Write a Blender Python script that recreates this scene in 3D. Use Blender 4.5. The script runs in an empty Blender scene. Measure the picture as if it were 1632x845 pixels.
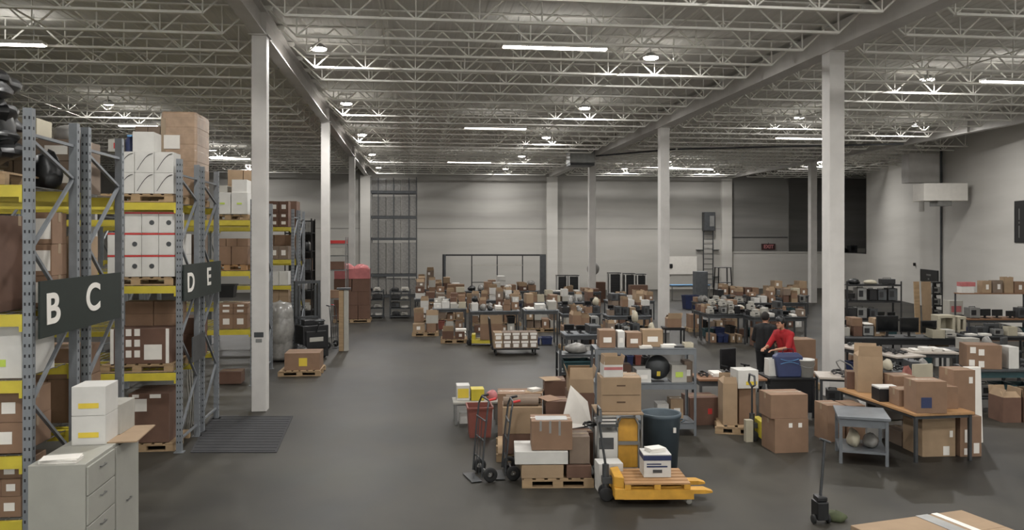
import bpy, math, random
from mathutils import Vector, Matrix, Euler
SC = bpy.context.scene
COL = SC.collection
PI = math.pi
# ---------------------------------------------------------------- camera, world, exposure
FPX, CX, HY, CZ = 1300.0, 816.0, 380.0, 3.4      # focal length in px, centre column, horizon row, eye height
YAW = math.atan((816 - 660) / FPX)
SA, CA = math.sin(YAW), math.cos(YAW)
cam_data = bpy.data.cameras.new('camera')
cam = bpy.data.objects.new('camera', cam_data); COL.objects.link(cam)
cam.location = (0, 0, CZ); cam.rotation_euler = (PI / 2, 0, -YAW)
cam_data.sensor_width = 36; cam_data.lens = FPX / 1632 * 36
cam_data.shift_y = -(422.5 - HY) / 1632
cam_data.clip_end = 200
SC.camera = cam
world = bpy.data.worlds.new('world'); SC.world = world; world.use_nodes = True
world.node_tree.nodes['Background'].inputs[0].default_value = (.5, .52, .55, 1)
world.node_tree.nodes['Background'].inputs[1].default_value = .05
SC.view_settings.view_transform = 'Standard'; SC.view_settings.look = 'None'
SC.view_settings.gamma = 1; SC.view_settings.use_curve_mapping = False
SC.view_settings.exposure = -0.08
BAY_POWER, STRIP_POWER, DOOR_FILL_POWER = 235.0, 90.0, 1150.0

def W(px, D):                       # world x,y of the point at camera depth D seen in column px
    lat = (px - CX) / FPX * D
    return (lat * CA + D * SA, D * CA - lat * SA)
def depth(py, z=0.0): return FPX * (CZ - z) / (py - HY)
def zat(py, D): return CZ - (py - HY) * D / FPX
def scr(p):
    D = p[1] * CA + p[0] * SA; lat = p[0] * CA - p[1] * SA
    return CX + FPX * lat / max(D, .1), HY - FPX * (p[2] - CZ) / max(D, .1)

# ---------------------------------------------------------------- materials
MATS = {}
def srgb(c):
    return tuple(((v / 255) / 12.92 if v / 255 <= .04045 else ((v / 255 + .055) / 1.055) ** 2.4) for v in c)
def mat(name, rgb, rough=.6, metal=0., var=.12, scale=6., emit=0., bump=0., stretch=None, alpha=1., trans=0.):
    if name in MATS: return MATS[name]
    m = bpy.data.materials.new(name); m.use_nodes = True
    nt = m.node_tree; b = nt.nodes['Principled BSDF']; c = srgb(rgb)
    tc = nt.nodes.new('ShaderNodeTexCoord'); n = nt.nodes.new('ShaderNodeTexNoise')
    n.inputs['Scale'].default_value = scale; n.inputs['Detail'].default_value = 4
    src = tc.outputs['Object']
    if stretch:
        mp = nt.nodes.new('ShaderNodeMapping'); mp.inputs['Scale'].default_value = stretch
        nt.links.new(src, mp.inputs['Vector']); src = mp.outputs['Vector']
    nt.links.new(src, n.inputs['Vector'])
    r = nt.nodes.new('ShaderNodeValToRGB')
    r.color_ramp.elements[0].position = .3; r.color_ramp.elements[1].position = .7
    r.color_ramp.elements[0].color = tuple(v * (1 - var) for v in c) + (1,)
    r.color_ramp.elements[1].color = tuple(min(1, v * (1 + var)) for v in c) + (1,)
    nt.links.new(n.outputs['Fac'], r.inputs['Fac']); nt.links.new(r.outputs['Color'], b.inputs['Base Color'])
    b.inputs['Roughness'].default_value = rough; b.inputs['Metallic'].default_value = metal
    b.inputs['Alpha'].default_value = alpha; b.inputs['Transmission Weight'].default_value = trans
    if emit:
        b.inputs['Emission Color'].default_value = c + (1,); b.inputs['Emission Strength'].default_value = emit
    if bump:
        bp = nt.nodes.new('ShaderNodeBump'); bp.inputs['Strength'].default_value = bump
        nt.links.new(n.outputs['Fac'], bp.inputs['Height']); nt.links.new(bp.outputs['Normal'], b.inputs['Normal'])
    MATS[name] = m
    return m
M = {
 'paint': mat('white column paint', (194, 191, 187), .55, var=.06, scale=3),
 'steel': mat('painted joist steel', (226, 224, 217), .6, var=.06),
 'deck': mat('grey roof deck', (214, 212, 206), .75, var=.08, scale=.6),
 'card': mat('brown cardboard', (126, 100, 80), .85, var=.08, scale=5),
 'card2': mat('light kraft cardboard', (146, 124, 99), .85, var=.08, scale=5),
 'card3': mat('dark reddish cardboard', (96, 71, 58), .85, var=.1, scale=5),
 'card4': mat('faded grey brown cardboard', (116, 101, 88), .85, var=.1, scale=5),
 'inside': mat('cardboard inner side', (84, 66, 52), .9, var=.1),
 'tape': mat('clear packing tape', (150, 132, 110), .25, var=.05),
 'white': mat('white printed board', (192, 190, 185), .6, var=.05),
 'paper': mat('paper label white', (216, 212, 205), .7, var=.04),
 'offwhite': mat('off white plastic', (160, 157, 149), .5, var=.06),
 'cream': mat('cream foam plastic', (168, 161, 142), .6, var=.06),
 'yellow': mat('yellow rack enamel', (184, 168, 52), .45, var=.12),
 'jack': mat('worn ochre pallet jack paint', (190, 142, 52), .5, var=.2),
 'ylabel': mat('yellow label print', (205, 180, 60), .6, var=.05),
 'green': mat('yellow green label print', (170, 190, 80), .6, var=.05),
 'red': mat('red print', (178, 46, 44), .6, var=.08),
 'pink': mat('pink stretch film', (168, 98, 98), .5, var=.15),
 'shirt': mat('red cotton shirt', (150, 24, 30), .85, var=.12, scale=9),
 'rackgrey': mat('blue grey rack enamel', (118, 122, 126), .45, .2, var=.12),
 'hole': mat('shadowed punched steel', (34, 35, 38), .8),
 'galv': mat('galvanised steel', (140, 140, 138), .4, .7, var=.12),
 'darksteel': mat('dark grey steel', (70, 72, 74), .45, .4, var=.15),
 'benchgrey': mat('grey bench enamel', (104, 108, 112), .45, .2, var=.12),
 'black': mat('black plastic', (24, 24, 26), .4, var=.2),
 'screen': mat('glossy dark screen', (14, 16, 18), .12, var=.1),
 'rubber': mat('black rubber', (30, 30, 30), .85, var=.2),
 'mat': mat('dark ribbed floor mat', (46, 46, 48), .85, var=.12),
 'wood': mat('pale pallet wood', (152, 128, 98), .8, var=.18, scale=3, stretch=(1, 8, 8)),
 'board': mat('tan table board', (160, 122, 82), .6, var=.1, scale=3, stretch=(1, 6, 6)),
 'brownboard': mat('brown bench top', (122, 88, 62), .6, var=.1, scale=3, stretch=(1, 6, 6)),
 'lighttop': mat('pale laminate table top', (176, 166, 156), .4, var=.08),
 'signgreen': mat('dark green aisle sign', (15, 27, 21), .6, var=.08),
 'blue': mat('navy blue plastic', (36, 46, 82), .5, var=.12),
 'sky': mat('light blue print', (96, 150, 196), .6, var=.05),
 'drum': mat('slate blue grey bin plastic', (66, 78, 86), .55, var=.1),
 'redbrown': mat('dull red brown plastic', (118, 64, 54), .6, var=.12),
 'film': mat('cloudy stretch film', (122, 120, 116), .25, var=.2, scale=9, bump=.4),
 'brownfilm': mat('film wrapped kraft board', (158, 134, 112), .3, var=.15, scale=9, bump=.4),
 'blackfilm': mat('black stretch film', (15, 16, 17), .38, var=.3, scale=14, bump=1.0),
 'cabinet': mat('light grey cabinet enamel', (150, 149, 141), .45, var=.04),
 'skin': mat('skin', (168, 122, 98), .6, var=.05),
 'hair': mat('dark hair', (26, 21, 18), .8, var=.2),
 'navycloth': mat('navy cloth', (30, 34, 48), .85, var=.12),
 'blackcloth': mat('black cloth', (17, 17, 19), .85, var=.12),
 'olive': mat('olive green cloth', (62, 68, 44), .85, var=.2),
 'teal': mat('dark teal plastic', (34, 62, 66), .5, var=.15),
}
def concrete():
    m = bpy.data.materials.new('polished concrete floor'); m.use_nodes = True
    nt = m.node_tree; b = nt.nodes['Principled BSDF']
    tc = nt.nodes.new('ShaderNodeTexCoord')
    def noise(s, d, st=None):
        n = nt.nodes.new('ShaderNodeTexNoise'); n.inputs['Scale'].default_value = s; n.inputs['Detail'].default_value = d
        if st:
            mp = nt.nodes.new('ShaderNodeMapping'); mp.inputs['Scale'].default_value = st
            nt.links.new(tc.outputs['Object'], mp.inputs['Vector']); nt.links.new(mp.outputs['Vector'], n.inputs['Vector'])
        else: nt.links.new(tc.outputs['Object'], n.inputs['Vector'])
        return n
    n1 = noise(.3, 6); n2 = noise(1.4, 8, (1, .5, 1))
    mx = nt.nodes.new('ShaderNodeMix'); mx.data_type = 'FLOAT'; mx.inputs[0].default_value = .4
    nt.links.new(n1.outputs['Fac'], mx.inputs[2]); nt.links.new(n2.outputs['Fac'], mx.inputs[3])
    r = nt.nodes.new('ShaderNodeValToRGB'); e = r.color_ramp.elements
    e[0].position = .36; e[1].position = .64
    e[0].color = srgb((28, 26, 23)) + (1,); e[1].color = srgb((62, 59, 52)) + (1,)
    nt.links.new(mx.outputs[0], r.inputs['Fac']); nt.links.new(r.outputs['Color'], b.inputs['Base Color'])
    r2 = nt.nodes.new('ShaderNodeMapRange'); r2.inputs[3].default_value = .45; r2.inputs[4].default_value = .6; b.inputs['Specular IOR Level'].default_value = .35
    nt.links.new(n2.outputs['Fac'], r2.inputs[0]); nt.links.new(r2.outputs[0], b.inputs['Roughness'])
    return m
def wallmat(name, rgb, dark):
    # white wall paint with horizontal grime bands that belong to the wall
    m = bpy.data.materials.new(name); m.use_nodes = True
    nt = m.node_tree; b = nt.nodes['Principled BSDF']; b.inputs['Roughness'].default_value = .7
    tc = nt.nodes.new('ShaderNodeTexCoord'); mp = nt.nodes.new('ShaderNodeMapping'); mp.inputs['Scale'].default_value = (.12, .12, 1.1)
    n = nt.nodes.new('ShaderNodeTexNoise'); n.inputs['Scale'].default_value = 1.2; n.inputs['Detail'].default_value = 5
    nt.links.new(tc.outputs['Object'], mp.inputs[0]); nt.links.new(mp.outputs[0], n.inputs[0])
    r = nt.nodes.new('ShaderNodeValToRGB'); e = r.color_ramp.elements
    e[0].position = .3; e[1].position = .62; e[0].color = srgb(dark) + (1,); e[1].color = srgb(rgb) + (1,)
    nt.links.new(n.outputs['Fac'], r.inputs[0]); nt.links.new(r.outputs[0], b.inputs['Base Color'])
    return m
def farmat():
    # wall colour by height: whiter lower zone, duller upper zone, two long darker streaks
    m = wallmat('far wall paint', (176, 173, 167), (164, 161, 155)); nt = m.node_tree; b = nt.nodes['Principled BSDF']
    src = b.inputs['Base Color'].links[0].from_socket; tc = nt.nodes.new('ShaderNodeTexCoord'); sp = nt.nodes.new('ShaderNodeSeparateXYZ')
    nz = nt.nodes.new('ShaderNodeTexNoise'); nz.inputs['Scale'].default_value = .3; nt.links.new(tc.outputs['Object'], nz.inputs[0])
    nt.links.new(tc.outputs['Object'], sp.inputs[0]); ad = nt.nodes.new('ShaderNodeMath'); ad.operation = 'MULTIPLY_ADD'; ad.inputs[1].default_value = .9
    nt.links.new(nz.outputs['Fac'], ad.inputs[0]); nt.links.new(sp.outputs['Z'], ad.inputs[2])
    dv = nt.nodes.new('ShaderNodeMath'); dv.operation = 'DIVIDE'; dv.inputs[1].default_value = 10; nt.links.new(ad.outputs[0], dv.inputs[0])
    r = nt.nodes.new('ShaderNodeValToRGB'); e = r.color_ramp.elements; e[0].position = 0; e[0].color = (1, 1, 1, 1); e[1].position = 1; e[1].color = (.6, .6, .6, 1)
    for p, v in ((.4, 1), (.48, .85), (.53, .62), (.57, .8), (.61, .78), (.645, .58), (.69, .72)):
        q = e.new(p); q.color = (v, v, v, 1)
    nt.links.new(dv.outputs[0], r.inputs[0]); mx = nt.nodes.new('ShaderNodeMix'); mx.data_type = 'RGBA'; mx.blend_type = 'MULTIPLY'; mx.inputs[0].default_value = 1
    nt.links.new(src, mx.inputs[6]); nt.links.new(r.outputs[0], mx.inputs[7]); nt.links.new(mx.outputs[2], b.inputs['Base Color']); return m
M['floor'] = concrete()
M['wallfar'] = farmat()
M['wall'] = wallmat('white wall paint', (158, 155, 149), (134, 131, 126))
M['wallr'] = wallmat('white side wall paint', (198, 195, 189), (186, 183, 177))
M['walldark'] = wallmat('grey back wall paint', (138, 136, 132), (120, 118, 115))

# ---------------------------------------------------------------- mesh builder
class MB:
    def __init__(s): s.v = []; s.f = []; s.mi = []; s.sm = []; s.T = Matrix.Identity(4); s.cur = 0
    def add(s, vs, fs, smooth=False):
        k = len(s.v); s.v += [tuple(s.T @ Vector(p)) for p in vs]
        s.f += [tuple(i + k for i in f) for f in fs]; s.mi += [s.cur] * len(fs); s.sm += [smooth] * len(fs); return s
    def box(s, x0, y0, z0, x1, y1, z1):
        return s.add([(x0,y0,z0),(x1,y0,z0),(x1,y1,z0),(x0,y1,z0),(x0,y0,z1),(x1,y0,z1),(x1,y1,z1),(x0,y1,z1)],
                     [(0,3,2,1),(4,5,6,7),(0,1,5,4),(1,2,6,5),(2,3,7,6),(3,0,4,7)])
    def cbox(s, cx, cy, cz, sx, sy, sz): return s.box(cx-sx/2, cy-sy/2, cz-sz/2, cx+sx/2, cy+sy/2, cz+sz/2)
    def bar(s, p, q, w, h=None, up=(0,0,1)):
        h = h or w; p = Vector(p); q = Vector(q); d = (q - p).normalized(); u = Vector(up)
        if abs(d.dot(u)) > .98: u = Vector((0, 1, 0))
        a = d.cross(u).normalized() * w / 2; b = a.cross(d).normalized() * h / 2
        return s.add([p-a-b, p+a-b, p+a+b, p-a+b, q-a-b, q+a-b, q+a+b, q-a+b],
                     [(0,3,2,1),(4,5,6,7),(0,1,5,4),(1,2,6,5),(2,3,7,6),(3,0,4,7)])
    def tube(s, p, q, r, r2=None, n=10, caps=True, smooth=True):
        r2 = r if r2 is None else r2
        p = Vector(p); q = Vector(q); d = (q - p).normalized(); u = Vector((0,0,1)) if abs(d.z) < .9 else Vector((1,0,0))
        a = d.cross(u).normalized(); b = d.cross(a).normalized(); vs = []
        for c, rr in ((p, r), (q, r2)):
            for i in range(n):
                t = 2 * PI * i / n; vs.append(c + a * rr * math.cos(t) + b * rr * math.sin(t))
        s.add(vs, [(i, (i+1) % n, n+(i+1) % n, n+i) for i in range(n)], smooth)
        if caps: s.add(vs, [tuple(reversed(range(n))), tuple(range(n, 2*n))])
        return s
    def path(s, pts, r, n=8):
        for p, q in zip(pts, pts[1:]): s.tube(p, q, r, n=n)
        return s
    def lathe(s, prof, n=24, c=(0,0,0), smooth=True):
        vs = []
        for r, z in prof:
            for i in range(n):
                t = 2*PI*i/n; vs.append((c[0]+r*math.cos(t), c[1]+r*math.sin(t), c[2]+z))
        fs = [(j*n+i, j*n+(i+1)%n, (j+1)*n+(i+1)%n, (j+1)*n+i) for j in range(len(prof)-1) for i in range(n)]
        return s.add(vs, fs, smooth)
    def prism(s, pts, z0, z1):
        n = len(pts)
        return s.add([(x,y,z0) for x,y in pts] + [(x,y,z1) for x,y in pts],
            [tuple(reversed(range(n))), tuple(range(n,2*n))] + [(i,(i+1)%n,n+(i+1)%n,n+i) for i in range(n)])
    def blob(s, c, r, seed=0, amp=.18, nu=12, nv=8, flat=True):
        rn = random.Random(seed); ph = [rn.uniform(0, 6) for _ in range(6)]; vs = []; fs = []
        for j in range(nv+1):
            t = PI*j/nv
            for i in range(nu):
                p = 2*PI*i/nu
                k = 1 + amp*(math.sin(3*p+ph[0]+2*t)*.5 + math.sin(5*p+ph[1])*.3*math.sin(t) + math.sin(4*t+ph[2]+p)*.5)
                x, y, z = math.sin(t)*math.cos(p)*k, math.sin(t)*math.sin(p)*k, math.cos(t)*k
                if flat: z = max(z, -.62)
                vs.append((c[0]+r[0]*x, c[1]+r[1]*y, c[2]+r[2]*z))
        fs = [(j*nu+i, (j+1)*nu+i, (j+1)*nu+(i+1)%nu, j*nu+(i+1)%nu) for j in range(nv) for i in range(nu)]
        return s.add(vs, fs, True)
    def build(s, name, m, parent=None, loc=None, rz=0., bevel=0., seg=2):
        me = bpy.data.meshes.new(name); me.from_pydata(s.v, [], s.f)
        for x in (m if isinstance(m, (list, tuple)) else [m]): me.materials.append(M[x] if isinstance(x, str) else x)
        me.polygons.foreach_set('material_index', s.mi); me.polygons.foreach_set('use_smooth', s.sm); me.update()
        o = bpy.data.objects.new(name, me); COL.objects.link(o)
        if parent is not None: o.parent = parent
        if loc is not None: o.location = loc
        if rz: o.rotation_euler.z = rz
        if bevel:
            b = o.modifiers.new('bevel', 'BEVEL'); b.width = bevel; b.segments = seg; b.limit_method = 'ANGLE'
        return o
THINGS = []
def tag(o, label, cat, group=None, kind=None, auto=None):
    o['label'] = label; o['category'] = cat
    if group: o['group'] = group
    if kind: o['kind'] = kind
    THINGS.append((o, auto))
    return o
def struct(o): o['kind'] = 'structure'; return o
def empty(name, loc, label, cat, group=None, rz=0., auto=None):
    o = bpy.data.objects.new(name, None); COL.objects.link(o); o.location = loc; o.rotation_euler.z = rz
    o.empty_display_size = .1
    return tag(o, label, cat, group, auto=auto)
def copy_tree(o, parent=None):
    c = o.copy(); COL.objects.link(c)
    if parent is not None: c.parent = parent
    for ch in list(o.children): copy_tree(ch, c)
    return c
def recopy(o, loc, label, group=None, rz=None, auto=None):
    c = copy_tree(o); c.location = loc
    if rz is not None: c.rotation_euler.z = rz
    if group: c['group'] = group
    c['label'] = label; THINGS.append((c, auto)); return c

# ---------------------------------------------------------------- setting
ZB, ZD = 7.4, 8.0          # underside of girders and joists, underside of deck
YF = 52.75                 # far wall
XL = -27.3
WA, WB_, WC_ = (27.9, 47.7), (22.8, 28.2), (17.6, 8.3)   # right wall corner points
struct(MB().box(XL, -9, -.2, 41, 60, 0).build('floor', 'floor'))
def deck():
    b = MB(); x = XL; pts = []
    while x < 41:
        pts += [(x, ZD), (x+.07, ZD), (x+.1, ZD+.01), (x+.22, ZD+.01), (x+.25, ZD)]; x += .25
    n = len(pts); v = [(px, -9, pz) for px, pz in pts] + [(px, 60, pz) for px, pz in pts]
    b.add(v, [(i, i+1, n+i+1, n+i) for i in range(n-1)])
    b.box(XL, -9, ZD+.04, 41, 60, ZD+.2)
    return struct(b.build('ceiling', 'deck'))
deck()
b = MB(); b.box(XL, YF, 0, 20.9, YF+.25, ZD); struct(b.build('wall_far', 'wallfar'))
struct(MB().box(XL-.25, -9, 0, XL, 60, ZD).build('wall_left', 'wall'))
struct(MB().box(XL, -9.25, 0, 33, -9, ZD).build('wall_back', 'wall'))
struct(MB().box(20.9, YF, 0, 28.9, YF+.2, 2.42).build('wall_low', 'wallr'))
struct(MB().box(20.65, YF+.25, 0, 20.9, 55, ZD).build('wall_return', 'walldark'))
struct(MB().box(20.9, 55, 0, 41, 55.2, ZD).build('wall_recess', 'walldark'))
struct(MB().box(20.9, YF+.2, 2.25, 40, 58, 2.4).build('floor_office_roof', 'walldark'))
def slab(name, p, q, t, z0, z1, m):
    d = Vector((q[0]-p[0], q[1]-p[1])).normalized(); n = Vector((-d.y, d.x)) * t
    return struct(MB().prism([p, q, (q[0]+n.x, q[1]+n.y), (p[0]+n.x, p[1]+n.y)], z0, z1).build(name, m))
slab('wall_right', WC_, WA, -.25, 0, ZD, 'wallr')
slab('wall_right_corner', (WA[0]+.1, WA[1]+.05), (28.75, YF-.1), -.2, 0, 2.42, 'wallr')
slab('wall_right_end', WA, (WA[0]+12, WA[1]-3), -.25, 0, ZD, 'wallr')
slab('wall_right_near', (17.6, -9), WC_, -.25, 0, ZD, 'wallr')
struct(MB().box(40.5, 40, 0, 40.7, 60, ZD).build('wall_recess_end', 'walldark'))
# joint lines of the far wall panels (raised strips) and pilasters
struct(MB().box(XL, YF-.015, 4.02, 20.9, YF, 4.06).build('trim_1', 'walldark'))
struct(MB().box(20.9, YF-.06, 2.42, 28.9, YF+.24, 2.5).build('trim_2', 'wallr'))
for i, x in enumerate((-15.05, -3.05, 8.95, 20.8)):
    struct(MB().box(x-.35, YF-.25, 0, x+.35, YF, ZB).build('column_pilaster', 'wallr'))
# unseen dock doors added on the back wall, with area lights as ceiling fill
for i, x in enumerate((-13, -4, 5, 14)):
    b = MB(); b.box(x-2.1, -8.98, 0, x-1.95, -8.9, 5.1); b.box(x+1.95, -8.98, 0, x+2.1, -8.9, 5.1); b.box(x-2.1, -8.98, 4.95, x+2.1, -8.9, 5.1); struct(b.build('door_%d' % (i+1), 'darksteel'))
    A = bpy.data.lights.new('door_daylight', 'AREA'); A.shape = 'RECTANGLE'; A.size = 3.8; A.size_y = 4.8; A.energy = DOOR_FILL_POWER; A.color = (.93, .97, 1)
    lo = bpy.data.objects.new('door_daylight', A); COL.objects.link(lo); lo.location = (x, -8.9, 2.5); lo.rotation_euler = (PI/2, 0, PI)
# columns and girders
def column(x, y, w):
    b = MB(); b.cbox(x, y, ZB/2, w, w, ZB); b.cbox(x, y, ZB-.012, w+.1, w+.14, .024)
    return struct(b.build('column', 'paint', bevel=.012))
ROWY = (-7.4, 4.6, 16.6, 28.6, 40.6)
for x, w, ys in ((-3.02, .29, ROWY), (8.95, .34, ROWY), (-15.05, .29, ROWY), (20.9, .34, (40.9,))):
    for y in ys: column(x, y, w)
def girder(x, w, dh):
    b = MB(); y0, y1 = -9, YF-.02
    b.box(x-w/2, y0, ZB, x+w/2, y1, ZB+.025); b.box(x-w/2, y0, ZB+dh-.025, x+w/2, y1, ZB+dh); b.box(x-.012, y0, ZB+.025, x+.012, y1, ZB+dh-.025)
    for y in ROWY:
        b.box(x-w/2+.01, y-.01, ZB+.025, x+w/2-.01, y+.01, ZB+dh-.025)
    return struct(b.build('girder_beam', 'paint'))
girder(-3.02, .26, .5); girder(-15.05, .26, .5)
# the girder over the second row is boxed in: a plain deep face
struct(MB().box(8.75, -9, ZB, 9.15, YF-.02, ZB+.5).build('girder_beam', 'paint')); girder(20.9, .26, .5)
# open web joists, one object per joist per bay
def joist(L=11.74):
    b = MB(); h = ZD - ZB; n = 10; s = L / n; zt = ZD - .035
    for dy in (-.025, .025):
        b.box(-L/2-.1, dy-.02, zt, L/2+.1, dy+.02, zt+.03)
        b.box(-L/2+s*.5, dy-.025, ZB+.0, L/2-s*.5, dy+.025, ZB+.045)
    b.box(-L/2-.1, -.04, ZB+.5, -L/2+.12, .04, zt); b.box(L/2-.12, -.04, ZB+.5, L/2+.1, .04, zt)
    r = .019
    for i in range(n):
        xb = -L/2 + s*(i+.5)
        b.tube((xb-s/2, 0, zt), (xb, 0, ZB+.02), r, n=6, caps=False); b.tube((xb+s/2, 0, zt), (xb, 0, ZB+.02), r, n=6, caps=False)
        b.tube((xb, 0, zt), (xb, 0, ZB+.02), r*.8, n=6, caps=False)
    return struct(b.build('roof_joist_beam', 'steel'))
j0 = joist()
ys = [16.6 + 1.5*k for k in range(-9, 25)]
first = True
for y in ys:
    for x in (-21.05, -9.03, 2.965, 14.93, 26.9):
        if x > 22 and y < 32: continue
        if y > 51.9: continue
        o = j0 if first else j0.copy()
        if not first: COL.objects.link(o)
        first = False; o.location = (x, y, 0)
for x in (-11.0, -7.0, -.6, 5.0, 12.9, 17.0, 24.9):
    y1 = YF - .05
    b = MB(); b.box(x-.015, 3, ZB+.036, x+.015, y1, ZB+.06); b.box(x-.015, 3, ZD-.06, x+.015, y1, ZD-.036)
    struct(b.build('bridging_beam', 'steel'))

# ---------------------------------------------------------------- lamps
def emis(name, rgb, s): return mat(name, rgb, .5, emit=s, var=0)
M['glow'] = emis('lit lamp lens', (255, 246, 236), 22.)
def bay(x, y, z=7.72, label=None, auto=None):
    t = empty('pendant_lamp', (x, y, z), label or 'small bright high bay lamp hung between the roof joists', 'ceiling lamp', 'high bay lamps under the roof', auto=auto)
    b = MB(); b.lathe([(0, .1), (.08, .1), (.17, .03), (.18, -.01), (.16, -.012)], 20); b.build('housing', 'galv', t)
    b = MB(); b.tube((0,0,.1), (0,0,ZD-z+.03), .012); b.build('hanger_rod', 'galv', t)
    b = MB(); b.lathe([(0, -.06), (.13, -.055), (.175, -.035), (.18, -.012), (0, -.012)], 20); b.build('lens', 'glow', t)
    L = bpy.data.lights.new('bay_light', 'AREA'); L.shape = 'DISK'; L.size = .32; L.energy = BAY_POWER; L.color = (1, .985, .96)
    lo = bpy.data.objects.new('bay_light', L); COL.objects.link(lo); lo.parent = t; lo.location = (0, 0, -.075); L.energy = BAY_POWER*(.55 if y > 48 and -5 < x < 4 else 1.)
    P = bpy.data.lights.new('bay_spill', 'POINT'); P.energy = BAY_POWER*.05; P.shadow_soft_size = .12; P.color = (1, .97, .93)
    lo = bpy.data.objects.new('bay_spill', P); COL.objects.link(lo); lo.parent = t; lo.location = (0, -.02, -.55)
    return t
BY = [18.9, 26.5, 34.4, 42.4, 50.0]
def nth(i): return ('first', 'second', 'third', 'fourth', 'fifth', 'sixth', 'seventh', 'eighth', 'ninth', 'tenth', 'eleventh', 'twelfth')[i]
bays = []
for nm, x, yy in (('in the row beside the pillared aisle', -2.15, BY), ('in the row down the central bay', 5.6, BY)):
    for i, y in enumerate(yy): bays.append((x, y, f'round lamp, {nth(i)} from the front, {nm}'))
for x, y, s in ((13.8, 20.6, 'lamp high in the near part of the far-right bay'), (13.6, 27.6, 'lamp between the boxed girder and the square wall duct'),
                (18.9, 28.9, 'lamp just above the square white wall duct'), (14.2, 44.6, 'distant lamp over the tool benches by the far wall'),
                (22.6, 43.4, 'distant lamp beside the pillar next to the dark recess'), (-9.7, 27.4, 'lamp above the uprights of racks B and C'), (-9.8, 41.5, 'distant lamp above the racks behind signs D and E'),
                (-9.7, 49.6, 'lamp near the far wall behind the nearest pillar'), (-9.7, 34.6, 'lamp behind the film wrapped tower'),  # these two added out of sight to brighten the left far wall
                (12.9, 49.2, 'lamp before the far wall above the three wide racks'), (18.4, 49.2, 'lamp before the far wall above the fixed ladder')):
    bays.append((x, y, 'small round high bay ' + s))
for x, y, s in bays: bay(x, y, label=s)
for i, (x, y) in enumerate([(x, y) for x in (-2.15, 5.6, 13.6) for y in (-4.5, 3.4, 11.2)] + [(-9.7, 3.4), (-9.7, 12.)]):
    # the same rows go on overhead and behind the viewer
    bay(x, y, label=f'round high bay lamp above the picture, {nth(i)} of those out of view')
def strip(px0, px1, py, zl=7.36, label='', n=2, y=None, flip=False):
    D = depth(py, zl); x0, y0 = W(px0, D); x1, y1 = W(px1, D); L = min(abs(x1-x0), 3.0) if not flip else abs(x1-x0)
    cx, cy = (x0+x1)/2, (y0+y1)/2
    t = empty('pendant_strip_lamp', (cx, cy, zl), label, 'ceiling lamp', 'fluorescent strip lamps under the roof')
    b = MB(); b.box(-L/2, -.09, .02, L/2, .09, .07); b.box(-L/2, -.14, .0, L/2, -.12, .06); b.box(-L/2, .12, .0, L/2, .14, .06); b.box(-L/2, -.14, .06, L/2, .14, .075)
    b.build('housing', 'white', t)
    for dy in (-.06, .06):
        MB().tube((-L/2+.02, dy, 0), (L/2-.02, dy, 0), .019, n=10).build('tube', 'glow', t)
    for xx in (-L*.35, L*.35): MB().tube((xx, 0, .07), (xx, 0, ZD-zl+.03), .006, n=6).build('hanger_rod', 'galv', t)
    A = bpy.data.lights.new('strip_light', 'AREA'); A.shape = 'RECTANGLE'; A.size = L; A.size_y = .2; A.energy = STRIP_POWER; A.color = (1, .97, .93)
    lo = bpy.data.objects.new('strip_light', A); COL.objects.link(lo); lo.parent = t; lo.location = (0, 0, -.05)
    up = bpy.data.objects.new('strip_uplight', A.copy()); COL.objects.link(up); up.parent = t; up.location = (0, 0, .09); up.rotation_euler.x = PI; up.data.energy = STRIP_POWER*.06
strip(800, 970, 77, label='long fluorescent strip lamp at the top middle, largest one hanging')
strip(740, 840, 205, label='fluorescent strip lamp in the central bay, second in its line')
strip(713, 783, 259, label='small distant fluorescent strip lamp in the central bay near the far wall')
strip(1235, 1330, 221, label='fluorescent strip lamp partly behind the big white right pillar')
strip(1060, 1135, 269, label='fluorescent strip lamp beside the slim pillar, low over the far benches')
strip(1562, 1660, 131, label='fluorescent strip lamp above the near end of the side wall')
strip(-40, 68, 71, label='fluorescent strip lamp above the black wrapped load')
strip(337, 398, 253, label='fluorescent strip lamp left of the nearest white pillar')
strip(190, 250, 201, label='fluorescent strip lamp behind the tall wrapped tower of cartons')
for i, (x, y) in enumerate([(3.2, 12.5), (3.2, 4.), (11, 7.), (-8, 6.)]):
    D = x*SA + y*CA; lat = x*CA - y*SA; px = CX + FPX*lat/D; w = FPX*1.2/D
    strip(px-w, px+w, HY - FPX*(7.36-CZ)/D, label=f'fluorescent strip lamp above the picture, {nth(i)} of those out of view')
strip(640, 700, 289, label='bright strip lamp over the tall wrapped storage tower')

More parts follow.
